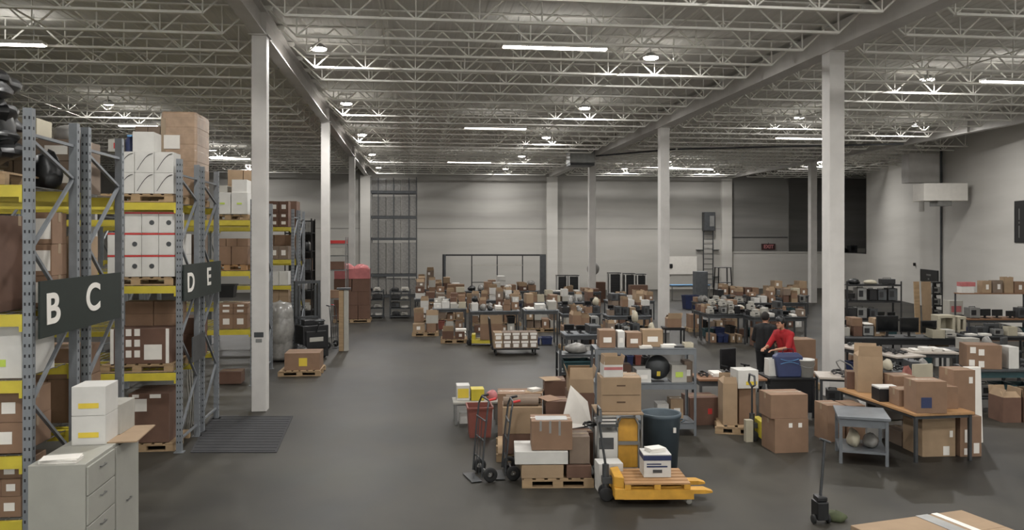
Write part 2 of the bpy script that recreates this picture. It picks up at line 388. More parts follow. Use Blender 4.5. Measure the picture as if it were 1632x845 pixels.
# ================================================================ kit of things
RN = random.Random(7)
def flat(px0, px1, D): return (W(px0, D), W(px1, D))
def carton_parts(parent, w, d, h, tape=True, lab=(), col='card', lid=False):
    if tape and w > .18:
        t = MB(); k = .03
        t.box(-w/2-.002, -k, h, w/2+.002, k, h+.003); t.box(-w/2-.003, -k, h-.1, -w/2, k, h+.003); t.box(w/2, -k, h-.1, w/2+.003, k, h+.003)
        t.build('tape', 'tape', parent)
    for (u, z0, lw, lh, m) in lab:
        if m == 'disc': MB().tube((u, -d/2-.004, z0), (u, -d/2-.0005, z0), lw/2, n=16, smooth=False).build('printed_emblem', 'darksteel', parent); continue
        MB().box(u-lw/2, -d/2-.004, z0, u+lw/2, -d/2-.0005, z0+lh).build('printed_label' if m != 'paper' else 'shipping_label', m, parent)
def carton(x, y, z, w, d, h, rz=0., col='card', tape=True, lab=(), open_=False, label='', group=None, auto=None, name='carton', cat='box', lean=0.):
    if name == 'carton':
        if open_: name = 'open_topped_carton'
        elif col in ('white', 'offwhite'): name = 'pale_carton'
    if z > .01: z += .0015
    if open_:
        b = MB(); t = .008
        b.box(-w/2, -d/2, 0, w/2, d/2, t)
        b.box(-w/2, -d/2, t, -w/2+t, d/2, h); b.box(w/2-t, -d/2, t, w/2, d/2, h)
        b.box(-w/2+t, -d/2, t, w/2-t, -d/2+t, h); b.box(-w/2+t, d/2-t, t, w/2-t, d/2, h)
        o = b.build(name, col, loc=(x, y, z), rz=rz)
        for k, (ax, sgn) in enumerate((('x', -1), ('x', 1), ('y', -1), ('y', 1))):
            a = math.radians(RN.choice((75, 85, 100, 120, 145))); fl = min(w, d) * .45; f = MB()
            ux, uz = math.cos(a)*fl, math.sin(a)*fl
            if ax == 'x': p = [(sgn*w/2, -d/2+.01, h), (sgn*w/2, d/2-.01, h), (sgn*(w/2+ux), d/2-.02, h+uz), (sgn*(w/2+ux), -d/2+.02, h+uz)]
            else: p = [(-w/2+.01, sgn*d/2, h), (w/2-.01, sgn*d/2, h), (w/2-.02, sgn*(d/2+ux), h+uz), (-w/2+.02, sgn*(d/2+ux), h+uz)]
            q = [(a_[0]+.004, a_[1]+.003, a_[2]+.004) for a_ in p]
            f.add(p+q, [(0,1,2,3), (7,6,5,4), (0,4,5,1), (1,5,6,2), (2,6,7,3), (3,7,4,0)])
            f.build('flap', 'card2', o)
        carton_parts(o, w, d, h, False, lab, col)
    else:
        b = MB(); g = .004
        b.box(-w/2, -d/2, 0, w/2, d/2, h-.004); b.box(-w/2, -d/2, h-.004, w/2, -g/2, h); b.box(-w/2, g/2, h-.004, w/2, d/2, h)
        o = b.build(name, col, loc=(x, y, z), rz=rz, bevel=.004, seg=1)
        carton_parts(o, w, d, h, tape and col not in ('white', 'offwhite'), lab, col)
    return tag(o, label, cat, group, auto=auto)
COLN = {'card': 'brown', 'card2': 'tan', 'card3': 'dark brown', 'card4': 'faded', 'white': 'white', 'offwhite': 'cream', 'brownfilm': 'film wrapped tan'}
def pc(px0, px1, yt, yb, z0, d, col='card', label='', D=None, rz=0., **k):
    """carton whose front face fills px0..px1, yt..yb, its base at height z0"""
    D = D or depth(yb, z0); s = D / FPX; w = (px1 - px0) * s; h = (yb - yt) * s
    if D and k.pop('zfit', None): z0 = zat(yb, D)
    x, y = W((px0+px1)/2, D + d/2)
    return carton(x, y, z0, w*.985, d, h, rz, col, label=label, **k)
# ---- small clutter items: each built once in unit form per call
def item(kind, x, y, z, w, d, h, rz, label, group, auto=None, col=None):
    nm = {'crt': ('computer_monitor', 'monitor'), 'papers': ('paper_stack', 'paper'), 'bag': ('plastic_bag', 'bag'), 'tray': ('foam_tray', 'tray'),
          'laptop': ('printer', 'printer'), 'bin': ('plastic_bin', 'bin'), 'binder': ('ring_binder', 'binder'), 'bundle': ('cable_bundle', 'cable'), 'drill': ('power_unit', 'device'), 'board': ('foam_sheet', 'sheet')}[kind]
    L = (x, y, z + (.0015 if z > .01 else 0))
    if kind == 'crt':
        o = empty(nm[0], L, label, nm[1], group, rz, auto)
        b = MB(); b.box(-w/2, -.02, h*.22, w/2, .025, h); b.box(-w*.3, .025, h*.35, w*.3, .06, h*.85); b.build('screen_housing', col or 'black', o, bevel=.006)
        MB().box(-w/2+.02, -.024, h*.22+.03, w/2-.02, -.0201, h-.02).build('screen', 'screen', o)
        b = MB(); b.box(-.03, 0, .015, .03, .03, h*.4); b.build('stand', col or 'black', o)
        MB().prism([(-w*.25, -d*.4), (w*.25, -d*.4), (w*.2, d*.4), (-w*.2, d*.4)], 0, .015).build('base', col or 'black', o)
        return o
    if kind == 'papers':
        b = MB(); n = 5
        for i in range(n):
            b.T = Matrix.Rotation(RN.uniform(-.12, .12), 4, 'Z'); b.box(-w*.44, -d*.44, h*i/n, w*.44, d*.44, h*(i+.9)/n)
        o = b.build(nm[0], col or 'paper', loc=L, rz=rz); return tag(o, label, nm[1], group, auto=auto)
    if kind == 'bag':
        o = MB().blob((0, 0, h*.38), (w*.46, d*.46, h*.6), RN.randint(0, 999), .14).build(nm[0], col or 'film', loc=L, rz=rz)
        return tag(o, label, nm[1], group, auto=auto)
    if kind == 'tray':
        b = MB(); t = min(.03, w*.12); b.box(-w/2, -d/2, 0, w/2, d/2, t)
        for s in (-1, 1):
            b.box(s*w/2-(t if s > 0 else 0), -d/2, t, s*w/2+(t if s < 0 else 0), d/2, h); b.box(-w/2+t, s*d/2-(t if s > 0 else 0), t, w/2-t, s*d/2+(t if s < 0 else 0), h)
        b.box(-t/2, -d/2+t, t, t/2, d/2-t, h*.7)
        o = b.build(nm[0], col or 'cream', loc=L, rz=rz, bevel=.004, seg=1); return tag(o, label, nm[1], group, auto=auto)
    if kind == 'laptop':
        o = empty(nm[0], L, label, nm[1], group, rz, auto)
        b = MB(); b.box(-w/2, -d/2, 0, w/2, d/2, h*.6); b.prism([(-w/2+.02, -d/2+.03), (w/2-.02, -d/2+.03), (w/2-.04, d/2-.02), (-w/2+.04, d/2-.02)], h*.6, h); b.build('casing', col or 'offwhite', o, bevel=.01)
        MB().box(-w*.3, -d/2-.05, h*.18, w*.3, -d/2, h*.22).build('paper_tray', 'darksteel', o); MB().box(-w*.35, -d/2-.003, h*.4, w*.1, -d/2, h*.54).build('control_panel', 'black', o)
        return o
    if kind == 'bin':
        o = empty(nm[0], L, label, nm[1], group, rz, auto)
        b = MB(); k = .86; t = .01
        b.add([(-w/2*k,-d/2*k,0),(w/2*k,-d/2*k,0),(w/2*k,d/2*k,0),(-w/2*k,d/2*k,0),(-w/2,-d/2,h),(w/2,-d/2,h),(w/2,d/2,h),(-w/2,d/2,h),
               (-w/2+t,-d/2+t,h),(w/2-t,-d/2+t,h),(w/2-t,d/2-t,h),(-w/2+t,d/2-t,h),(-w/2*k+t,-d/2*k+t,t),(w/2*k-t,-d/2*k+t,t),(w/2*k-t,d/2*k-t,t),(-w/2*k+t,d/2*k-t,t)],
              [(0,3,2,1),(0,1,5,4),(1,2,6,5),(2,3,7,6),(3,0,4,7),(4,5,9,8),(5,6,10,9),(6,7,11,10),(7,4,8,11),(8,9,13,12),(9,10,14,13),(10,11,15,14),(11,8,12,15),(12,13,14,15)])
        b.build('tub', col or 'blue', o)
        b = MB(); e = .015; b.box(-w/2-e, -d/2-e, h-.03, w/2+e, -d/2-.0005, h); b.box(-w/2-e, d/2+.0005, h-.03, w/2+e, d/2+e, h); b.box(-w/2-e, -d/2, h-.03, -w/2-.0005, d/2, h); b.box(w/2+.0005, -d/2, h-.03, w/2+e, d/2, h)
        b.build('rim', col or 'blue', o); return o
    if kind == 'drill':
        o = empty(nm[0], L, label, nm[1], group, rz, auto)
        b = MB(); b.box(-w/2, -d/2, .015, w/2, d/2, h); b.build('casing', col or 'darksteel', o, bevel=.008)
        b = MB(); b.box(-w*.38, -d/2-.004, h*.3, w*.1, -d/2, h*.8); b.build('front_panel', 'black', o)
        b = MB()
        for sx in (-1, 1): b.tube((sx*w*.3, 0, h), (sx*w*.3, 0, h+.03), .008, n=6)
        b.tube((-w*.3, 0, h+.03), (w*.3, 0, h+.03), .008, n=6); b.build('handle', 'black', o)
        for sx in (-1, 1):
            for sy in (-1, 1): MB().cbox(sx*w*.4, sy*d*.4, .0075, .03, .03, .015).build('foot', 'rubber', o)
        return o
    if kind == 'bundle':
        b = MB(); n = 26; pts = []
        for i in range(n):
            t = i/n*2*PI*3; r = .5 - .06*math.sin(i*1.7); pts.append((w*r*math.cos(t)*.85, d*r*math.sin(t)*.85, .012 + h*.8*abs(math.sin(i*.9))))
        b.path(pts, min(.012, h*.2), 6); o = b.build(nm[0], col or 'black', loc=L, rz=rz); return tag(o, label, nm[1], group, auto=auto)
    if kind == 'binder':
        b = MB(); b.box(-w/2, -d/2, 0, w/2, d/2, h*.12); b.box(-w/2, -d/2, h*.88, w/2, d/2, h); b.box(-w/2, -d/2, h*.12, -w/2+.01, d/2, h*.88)
        o = b.build('cover', col or 'black', None, bevel=.002, seg=1); r = empty(nm[0], L, label, nm[1], group, rz, auto); o.parent = r
        MB().box(-w/2+.012, -d/2+.01, h*.14, w/2-.01, d/2-.01, h*.86).build('pages', 'paper', r); return r
    if kind == 'board':
        b = MB(); b.box(-w/2, -d/2, 0, w/2, d/2, h); o = b.build(nm[0], col or 'white', loc=L, rz=rz, bevel=.005, seg=1); return tag(o, label, nm[1], group, auto=auto)
DESC = {'crt': 'black flat computer monitor', 'papers': 'loose stack of white papers', 'bag': 'crumpled cloudy plastic bag', 'tray': 'cream foam packing tray', 'laptop': 'off white desktop printer',
        'bin': 'blue plastic bin', 'drill': 'dark metal electronics unit', 'bundle': 'coil of black cable', 'binder': 'black ring binder', 'board': 'flat white foam sheet'}
CN2 = {'black': 'black', 'darksteel': 'dark metal', 'teal': 'dark teal', 'blue': 'navy blue', 'red': 'red', 'cream': 'cream', 'white': 'white', 'film': 'cloudy', 'blackfilm': 'black', 'pink': 'pink', 'yellow': 'yellow', 'offwhite': 'off white', 'galv': 'silver', 'redbrown': 'red brown', 'olive': 'olive green'}
HOUSE = []
def pile(cx, cy, rz, w, d, z, where, seed, nx, ny, hmax=3, kinds='cccc', hh=(.18, .34), group=None, gap=.03, brown=.75, shut=False):
    """things heaped over a w x d surface: a grid of stacks, every one an object; WHERE ends each label"""
    rn = random.Random(seed); z = z + .0015; cw, cd = w/nx, d/ny; c, s = math.cos(rz), math.sin(rz)
    for i in range(nx):
        for j in range(ny):
            n = rn.randint(1, hmax); zz = z; pw, pd = cw*(1-gap), cd*(1-gap)
            for k in range(n):
                ww = pw*rn.uniform(.72, .97); dd = pd*rn.uniform(.75, .97); h = rn.uniform(*hh)
                lx = -w/2 + cw*(i+.5) + rn.uniform(-1, 1)*(pw-ww)*.4; ly = -d/2 + cd*(j+.5) + rn.uniform(-1, 1)*(pd-dd)*.4
                X, Y = cx + lx*c - ly*s, cy + lx*s + ly*c; a = rz + rn.uniform(-.05, .05)
                kd = rn.choice(kinds); tier = '' if n == 1 else ('lowest ' if k == 0 else ('topmost ' if k == n-1 else 'mid-stack '))
                if kd == 'c':
                    q = rn.random(); col = 'card' if q < brown*.5 else 'card2' if q < brown*.68 else 'card3' if q < brown*.85 else 'card4' if q < brown else rn.choice(('white', 'offwhite'))
                    op = k == n-1 and rn.random() < .5 and not shut
                    lab = ()
                    if rn.random() < .45: lab = ((rn.uniform(-.2, .2)*ww, h*.3, ww*.3, h*.4, 'paper'),)
                    dsc = ('small ' if ww*h < .05 else 'large ' if ww*h > .16 else '') + COLN[col] + (' open' if op else '') + ' carton' + (' with label' if lab else '')
                    carton(X, Y, zz, ww, dd, h, a, col, lab=lab, open_=op, label='', group=group, auto=(tier + dsc, where))
                    zz += h + (.003 if not op else 0)
                    if op: break
                else:
                    K = {'m': 'crt', 'p': 'papers', 'b': 'bag', 't': 'tray', 'l': 'laptop', 'n': 'bin', 'd': 'drill', 'w': 'bundle', 'f': 'board'}[kd]; h2 = h; col = None; dsc = DESC[K]
                    if K == 'papers': h2 = rn.uniform(.02, .07)
                    if K == 'board': h2 = .05
                    if K == 'crt': ww = min(ww, .5); h2 = ww*.8
                    if K == 'bundle': h2 = .06
                    if K in ('bag', 'bin', 'tray', 'drill'):
                        col = rn.choice({'bag': ('film', 'film', 'blackfilm', 'cream'), 'bin': ('blue', 'teal', 'black', 'redbrown'), 'tray': ('cream', 'white'), 'drill': ('darksteel', 'black', 'darksteel', 'galv')}[K])
                        dsc = dsc.replace('blue', CN2[col]).replace('cloudy', CN2[col]).replace('dark metal', CN2[col]) if K != 'tray' else CN2[col] + ' foam packing tray'
                    if K == 'laptop': h2 = min(h, .26)
                    item(K, X, Y, zz, ww, dd, h2, a, '', group, (tier + dsc, where), col)
                    if K in ('papers', 'board', 'drill'): zz += h2 + (.03 if K == 'drill' else 0)
                    elif K == 'laptop': zz += h2
                    else: break
# ---- furniture and equipment
def table(cx, cy, rz, w, d, h, label, top='benchgrey', leg='benchgrey', shelf=None, t=.04, group=None, name='work_table', back=0., skirt=.08):
    o = empty(name, (cx, cy, 0), label, 'table', group, rz)
    MB().box(-w/2, -d/2, h-t, w/2, d/2, h).build('table_top', top, o, bevel=.004, seg=1)
    k = .05
    for sx in (-1, 1):
        for sy in (-1, 1): MB().cbox(sx*(w/2-k), sy*(d/2-k), (h-t)/2, .045, .045, h-t).build('leg', leg, o)
    b = MB()
    for sy in (-1, 1): b.box(-w/2+k+.023, sy*(d/2-k)-.012, h-t-skirt, w/2-k-.023, sy*(d/2-k)+.012, h-t)
    for sx in (-1, 1): b.box(sx*(w/2-k)-.012, -d/2+k+.023, h-t-skirt, sx*(w/2-k)+.012, d/2-k-.023, h-t)
    b.build('apron', leg, o)
    if shelf: MB().box(-w/2+.03, -d/2+.03, shelf-.03, w/2-.03, d/2-.03, shelf).build('lower_shelf', top, o)
    if back:
        for sx in (-1, 1): MB().cbox(sx*(w/2-.03), d/2-.03, h+back/2, .04, .04, back).build('riser_post', leg, o)
        MB().box(-w/2, d/2-.36, h+back, w/2, d/2, h+back+.03).build('riser_shelf', top, o)
    return o
def shelving(cx, cy, rz, w, d, levels, label, m='benchgrey', name='steel_shelving', cat='shelf', H=None, lip=.05, group=None, back=None):
    H = H or levels[-1]
    o = empty(name, (cx, cy, 0), label, cat, group, rz)
    for sx in (-1, 1):
        for sy in (-1, 1):
            b = MB(); x, y = sx*w/2, sy*d/2; b.box(min(x, x-sx*.045), min(y, y-sy*.004), 0, max(x, x-sx*.045), max(y, y-sy*.004), H); b.box(min(x, x-sx*.004), min(y, y-sy*.045), 0, max(x, x-sx*.004), max(y, y-sy*.045), H)
            b.build('corner_post', m, o)
    for z in levels:
        b = MB(); b.box(-w/2+.005, -d/2+.005, z-.012, w/2-.005, d/2-.005, z); b.box(-w/2+.005, -d/2+.005, z-lip, w/2-.005, -d/2+.02, z); b.box(-w/2+.005, d/2-.02, z-lip, w/2-.005, d/2-.005, z)
        b.build('shelf_board', m, o)
    if back: MB().box(-w/2+.01, d/2-.004, .05, w/2-.01, d/2, H-.05).build('back_panel', back, o)
    return o
def pallet(cx, cy, rz, w=1.0, d=1.2, label='', auto=None, h=.13, group=None, m='wood', z=0.):
    o = empty('wooden_pallet', (cx, cy, z), label, 'pallet', group, rz, auto)
    n = max(4, int(w/.16))
    b = MB(); 
    for sy in (-1, 0, 1): b.cbox(0, sy*(d/2-.05), h-.03, w, .09, .02)
    for i in range(n):
        x = -w/2 + w*(i+.5)/n; b.cbox(x, 0, h-.01, w/n*.72, d, .02)
    b.build('deck_boards', m, o)
    for s in (-1, 0, 1):
        q = MB()
        for t in (-1, 0, 1): q.cbox(t*(w/2-.07), s*(d/2-.05), .018+(h-.058)/2, .14, .09, h-.058)
        q.cbox(0, s*(d/2-.05), .009, w, .09, .018); q.build('stringer', m, o)
    return o
def rack(Y, xr, levels, label, bays=2, L=2.7, D=1.06, H=4.66, holes=False, front=-1, group='blue grey pallet racks with yellow beams', low=True):
    """one rack row, posts at y=Y..Y+D, its aisle end at x=xr"""
    o = empty('pallet_rack', (xr, Y, 0), label, 'rack', group)
    pw = .085
    for k in range(bays+1):
        x = -k*(L+pw)
        for y in (0, D):
            b = MB(); b.box(x-pw, y-.04, .012, x, y+.04, H); b.cur = 1; sg = -1 if y == 0 else 1
            if holes or k == 0:
                z = .15
                while z < H-.05:
                    for dx in (.022, .063):
                        yy = y+sg*.0405; b.box(x-dx-.008, min(y+sg*.04, yy), z, x-dx+.008, max(y+sg*.04, yy), z+.03)
                    b.box(x, y-.012, z, x+.0006, y+.012, z+.03); z += .1
            b.build('upright_post', ['rackgrey', 'hole'], o)
            MB().box(x-pw-.03, y-.07, 0, x+.03, y+.07, .012).build('foot_plate', 'rackgrey', o)
        z = .3; s = 1
        while z < H-.6:
            z2 = min(z+.75, H-.3); MB().bar((x-pw/2, .04 if s > 0 else D-.04, z), (x-pw/2, D-.04 if s > 0 else .04, z2), .035, .03).build('brace', 'rackgrey', o); z = z2; s = -s
        MB().bar((x-pw/2, .04, .2), (x-pw/2, D-.04, .2), .035, .03).build('brace', 'rackgrey', o); MB().bar((x-pw/2, .04, H-.25), (x-pw/2, D-.04, H-.25), .035, .03).build('brace', 'rackgrey', o)
    for k in range(bays):
        xa = -k*(L+pw)-pw
        for z in levels:
            for y in (-.04, D+.0):
                b = MB(); b.box(xa-L+.002, y, z-.12, xa-.002, y+.04, z-.005); b.box(xa-.03, y-.006, z-.17, xa-.002, y+.046 , z-.004); b.box(xa-L+.002, y-.006, z-.17, xa-L+.03, y+.046, z-.004)
                b.build('beam', 'yellow', o)
            b = MB(); n = 22
            for i in range(n):
                x = xa-.05-(L-.1)*i/(n-1); b.box(x-.004, .0, z-.005, x+.004, D, z+.001)
            for y in (.05, .3, .55, .8, 1.0): b.box(xa-L+.03, y, z-.01, xa-.03, y+.012, z-.004)
            b.build('wire_deck', 'galv', o)
    return o
def letter(ch, x, y, z, size, m, parent, rot, off=.012, name='letter', sx=1.):
    cu = bpy.data.curves.new(name, 'FONT'); cu.body = ch; cu.size = size; cu.extrude = .004; cu.offset = off; cu.align_x = 'CENTER'; cu.align_y = 'CENTER'
    o = bpy.data.objects.new(name, cu); COL.objects.link(o); o.location = (x, y, z); o.rotation_euler = rot
    cu.materials.append(M[m]); bpy.context.view_layer.update()
    me = bpy.data.meshes.new_from_object(o.evaluated_get(bpy.context.evaluated_depsgraph_get())); q = bpy.data.objects.new(name, me); COL.objects.link(q)
    if not me.materials: me.materials.append(M[m])
    q.location = o.location; q.rotation_euler = o.rotation_euler; q.parent = parent; q.scale = (sx, 1, 1); bpy.data.objects.remove(o); return q
def handtruck(x, y, rz, label, h=1.2, w=.42, m='darksteel'):
    o = empty('hand_truck', (x, y, 0), label, 'hand truck', 'hand trucks in front of the carton heap', rz)
    b = MB()
    for s in (-1, 1): b.path([(s*w/2, -.05, .06), (s*w/2, .0, h*.6), (s*w/2, .04, h-.1), (s*w*.4, .07, h)], .014)
    b.tube((-w*.4, .07, h), (w*.4, .07, h), .014)
    for z in (.25, .5, .75): b.tube((-w/2, -.03+z*.05, z*h), (w/2, -.03+z*.05, z*h), .011)
    for s in (-.33, .33): b.bar((s*w/2, -.05, .06), (s*w/2, 0, h*.76), .02, .006)
    b.build('frame', m, o)
    MB().box(-w/2-.02, -.2, .01, w/2+.02, -.05, .018).build('toe_plate', m, o)
    MB().tube((-w/2-.07, .06, .1), (w/2+.07, .06, .1), .012).build('axle', 'galv', o)
    for s in (-1, 1):
        b = MB(); b.lathe([(.04, -.025), (.085, -.03), (.1, -.018), (.1, .018), (.085, .03), (.04, .025)], 20); wobj = b.build('wheel', 'rubber', o); wobj.location = (s*(w/2+.05), .06, .1); wobj.rotation_euler = (0, PI/2, 0)
    for s in (-1, 1): MB().tube((s*w*.4, .07, h), (s*w*.4, .17, h+.02), .018).build('hand_grip', 'red' if s > 0 else 'black', o)
    return o
def wheel(parent, x, y, z, r, w, m='rubber', axis='x', name='wheel'):
    b = MB(); b.lathe([(.0, -w/2), (r*.9, -w/2), (r, -w*.35), (r, w*.35), (r*.9, w/2), (0, w/2)], 18); q = b.build(name, m, parent); q.location = (x, y, z)
    q.rotation_euler = (0, PI/2, 0) if axis == 'x' else (PI/2, 0, 0); return q
def palletjack(x, y, rz, label, m='jack', L=1.2, h=1.2, pump=True, lean=.0, zf=.2, col2='darksteel'):
    """forks run to +x from the pump unit at the origin"""
    o = empty('pallet_jack', (x, y, 0), label, 'pallet jack', None, rz)
    for s in (-1, 1):
        b = MB(); y0 = s*.19; b.box(.12, y0-.08, zf-.05, L, y0+.08, zf); b.box(.12, y0-.08, zf-.12, L-.15, y0-.068, zf-.05); b.box(.12, y0+.068, zf-.12, L-.15, y0+.08, zf-.05)
        b.add([(L, y0-.08, zf-.05), (L, y0+.08, zf-.05), (L, y0+.08, zf), (L, y0-.08, zf), (L+.1, y0-.04, zf-.05), (L+.1, y0+.04, zf-.05), (L+.1, y0+.04, zf-.03), (L+.1, y0-.04, zf-.03)], [(0,1,5,4), (1,2,6,5), (2,3,7,6), (3,0,4,7), (4,5,6,7)])
        b.build('fork', m, o); wheel(o, L-.2, y0, .04, .04, .07, 'offwhite', 'y', 'load_wheel')
        MB().bar((L-.2, y0, .04), (L-.2, y0, zf-.04), .02, .03).build('wheel_bracket', col2, o)
    b = MB(); b.box(.0, -.27, zf-.12, .13, .27, zf+.02); b.prism([(0, -.2), (.12, -.27), (.12, .27), (0, .2)], zf+.02, zf+.16); b.build('frame', m, o, bevel=.01)
    if pump:
        b = MB(); b.tube((-.08, 0, .1), (-.08, 0, zf+.26), .045); b.box(-.13, -.06, zf+.02, .0, .06, zf+.1); b.build('pump', col2, o)
        b = MB(); a = lean; p = Vector((-.08, 0, zf+.24)); q = p + Vector((-math.sin(a)*(h-zf-.24), 0, math.cos(a)*(h-zf-.24)))
        b.tube(p, q, .017); b.bar(q, q+Vector((0, .17, .06)), .03, .02); b.bar(q, q+Vector((0, -.17, .06)), .03, .02); b.bar(q+Vector((0, .17, .06)), q+Vector((0, .13, .2)), .03, .02); b.bar(q+Vector((0, -.17, .06)), q+Vector((0, -.13, .2)), .03, .02); b.tube(q+Vector((0, -.13, .2)), q+Vector((0, .13, .2)), .016)
        b.build('tow_handle', col2, o)
        for s in (-1, 1): wheel(o, -.08, s*.07, .09, .09, .045, 'rubber', 'y', 'steer_wheel')
    return o
def chair(x, y, rz, label, m='black', group=None):
    o = empty('office_chair', (x, y, 0), label, 'chair', group, rz)
    MB().blob((0, 0, .47), (.25, .24, .06), 3, .03).build('seat', m, o)
    b = MB(); b.prism([(-.2, .22), (.2, .22), (.22, .26), (.12, .29), (-.12, .29), (-.22, .26)], .55, 1.0); b.build('backrest', m, o, bevel=.02)
    MB().bar((0, .2, .44), (0, .26, .62), .05, .02).build('back_support', 'black', o)
    MB().tube((0, 0, .1), (0, 0, .43), .03).build('gas_post', 'darksteel', o)
    for i in range(5):
        a = 2*PI*i/5; MB().bar((0, 0, .1), (.28*math.cos(a), .28*math.sin(a), .065), .045, .03).build('leg', 'black', o)
        wheel(o, .28*math.cos(a), .28*math.sin(a), .027, .027, .03, 'rubber', 'x', 'caster')
    for s in (-1, 1):
        b = MB(); b.bar((s*.24, .03, .45), (s*.28, .03, .64), .03); b.box(s*.28-.025, -.1, .64, s*.28+.025, .14, .665); b.build('armrest', 'black', o)
    return o
# ---- people: one continuous remeshed body, clothing and hair as children
def capsule(b, p, q, r, r2): 
    b.tube(p, q, r, r2, n=14, caps=True); b.lathe_sphere(p, r); b.lathe_sphere(q, r2)
def _ls(s, c, r, n=12):
    prof = [(r*math.sin(PI*i/8), -r*math.cos(PI*i/8)) for i in range(9)]; prof[0] = (1e-4, -r); prof[-1] = (1e-4, r); return s.lathe(prof, n, tuple(c))
MB.lathe_sphere = _ls
def remesh(o, vox, sm=6):
    r = o.modifiers.new('remesh', 'REMESH'); r.mode = 'VOXEL'; r.voxel_size = vox; r.use_smooth_shade = True
    s = o.modifiers.new('smooth', 'SMOOTH'); s.factor = .5; s.iterations = sm
def person(x, y, rz, J, label, shirt, trousers, hair='hair', cap=None, sleeve=.5, scale=1.):
    """J: joint table in metres, facing -y: pelvis, chest, neck, head, sh/el/wr per side, hip/kn/an per side"""
    b = MB(); V = Vector; J = {k: V(v) for k, v in J.items()}
    def limb(pts, rs, bb=b):
        for p, q, r, r2 in zip(pts, pts[1:], rs, rs[1:]): capsule(bb, p, q, r, r2)
    up = (J['chest']-J['pelvis']).normalized()
    def torso(bb, e):
        for s in (-1, 1):
            sh = J['shL' if s > 0 else 'shR']; hp = J['hipL' if s > 0 else 'hipR']
            capsule(bb, hp+V((0, 0, .05)), J['pelvis'].lerp(J['chest'], .55)+(sh-J['chest'])*.42, .105+e, .1+e)
            capsule(bb, J['pelvis'].lerp(J['chest'], .5)+(sh-J['chest'])*.42, J['chest']+(sh-J['chest'])*.5, .1+e, .105+e)
            capsule(bb, J['chest'], sh, .085+e, .062+e)
    torso(b, 0); capsule(b, J['chest'], J['neck'], .07, .052); capsule(b, J['neck'], J['head']-V((0, 0, .05)), .052, .055)
    for k in 'LR':
        limb([J['sh'+k], J['el'+k], J['wr'+k]], [.052, .04, .027]); limb([J['hip'+k], J['kn'+k], J['an'+k]], [.085, .056, .04])
        limb([J['an'+k], J['an'+k]+V((0, -.14, -.045))], [.038, .03])
        d = (J['wr'+k]-J['el'+k]).normalized(); side = d.cross(V((0, 0, 1))); side = side.normalized() if side.length > .1 else V((1, 0, 0)); dn = side.cross(d).normalized()
        palm = J['wr'+k]+d*.085
        for t in (-1.5, -.5, .5, 1.5):
            base = J['wr'+k]+d*.085+side*.019*t; capsule(b, J['wr'+k]+d*.02+side*.012*t, base, .014, .012)
            ln = (.036, .043, .046, .04)[int(t+1.5)]; k1 = base+d*ln*.9-dn*.006; k2 = k1+d*ln*.55-dn*.016; k3 = k2+d*ln*.25-dn*.018
            limb([base, k1, k2, k3], [.0095, .0088, .008, .007])
        sg = 1 if k == 'L' else -1
        limb([J['wr'+k]+d*.03+side*.022*sg, J['wr'+k]+d*.06+side*.048*sg, J['wr'+k]+d*.09+side*.052*sg-dn*.008], [.012, .0105, .009])
    hd = J['head']; f = V((0, -1, 0)); hz = Matrix.Rotation(0, 3, 'Z')
    b.blob((hd.x, hd.y, hd.z), (.076, .095, .118), 1, 0, 18, 12, False); capsule(b, hd+V((0, -.045, -.06)), hd+V((0, -.055, -.085)), .045, .035)
    capsule(b, hd+V((0, -.09, .005)), hd+V((0, -.107, -.022)), .009, .014)      # nose
    for s in (-1, 1):
        b.blob(tuple(hd+V((s*.078, .008, -.008))), (.01, .02, .03), 1, 0, 8, 6, False)
        capsule(b, hd+V((s*.018, -.088, .022)), hd+V((s*.045, -.08, .024)), .01, .009)
    root = empty('person', (x, y, 0), label, 'person', None, rz); root.scale = (scale,)*3
    body = b.build('body', 'skin', root); remesh(body, .0085, 3)
    for s in (-1, 1): MB().blob(tuple(hd+V((s*.03, -.088, .006))), (.011, .006, .006), 1, 0, 8, 6, False).build('eye', 'black', root)
    MB().blob(tuple(hd+V((0, -.098, -.052))), (.022, .006, .006), 1, 0, 8, 6, False).build('mouth', 'redbrown', root)
    h = MB(); h.blob(tuple(hd+V((0, .018, .03))), (.088, .1, .112), 2, .02, 18, 12, False); ho = h.build('hair', hair, root)
    if cap:
        c = MB(); c.lathe([(.093, .0), (.095, .04), (.08, .085), (.04, .108), (.001, .113)], 20, tuple(hd+V((0, 0, .045)))); c.prism([(hd.x-.06, hd.y-.07), (hd.x-.045, hd.y-.15), (hd.x+.045, hd.y-.15), (hd.x+.06, hd.y-.07)], hd.z+.045, hd.z+.052); c.build('cap', cap, root)
    s = MB(); torso(s, .016)
    for k in 'LR':
        e = J['sh'+k].lerp(J['el'+k], min(1, sleeve*2)); capsule(s, J['sh'+k], e, .07, .058)
        if sleeve > .5: capsule(s, J['el'+k], J['el'+k].lerp(J['wr'+k], (sleeve-.5)*2), .056, .046)
    capsule(s, J['chest'], J['neck'].lerp(J['chest'], .35), .1, .075); so = s.build('shirt', shirt, root); remesh(so, .014, 4)
    t = MB()
    for k in 'LR': limb([J['hip'+k]+V((0, 0, .05)), J['hip'+k], J['kn'+k], J['an'+k]+V((0, 0, .02))], [.118, .108, .076, .06], t)
    capsule(t, J['hipL'], J['hipR'], .115, .115); to = t.build('trousers', trousers, root); remesh(to, .014, 4)
    for k in 'LR':
        a = J['an'+k]; q = MB(); capsule(q, V((a.x, a.y+.02, .05)), V((a.x, a.y-.16, .04)), .048, .038); q.box(a.x-.045, a.y-.2, 0, a.x+.045, a.y+.07, .03); q.build('shoe', 'black', root)
    return root

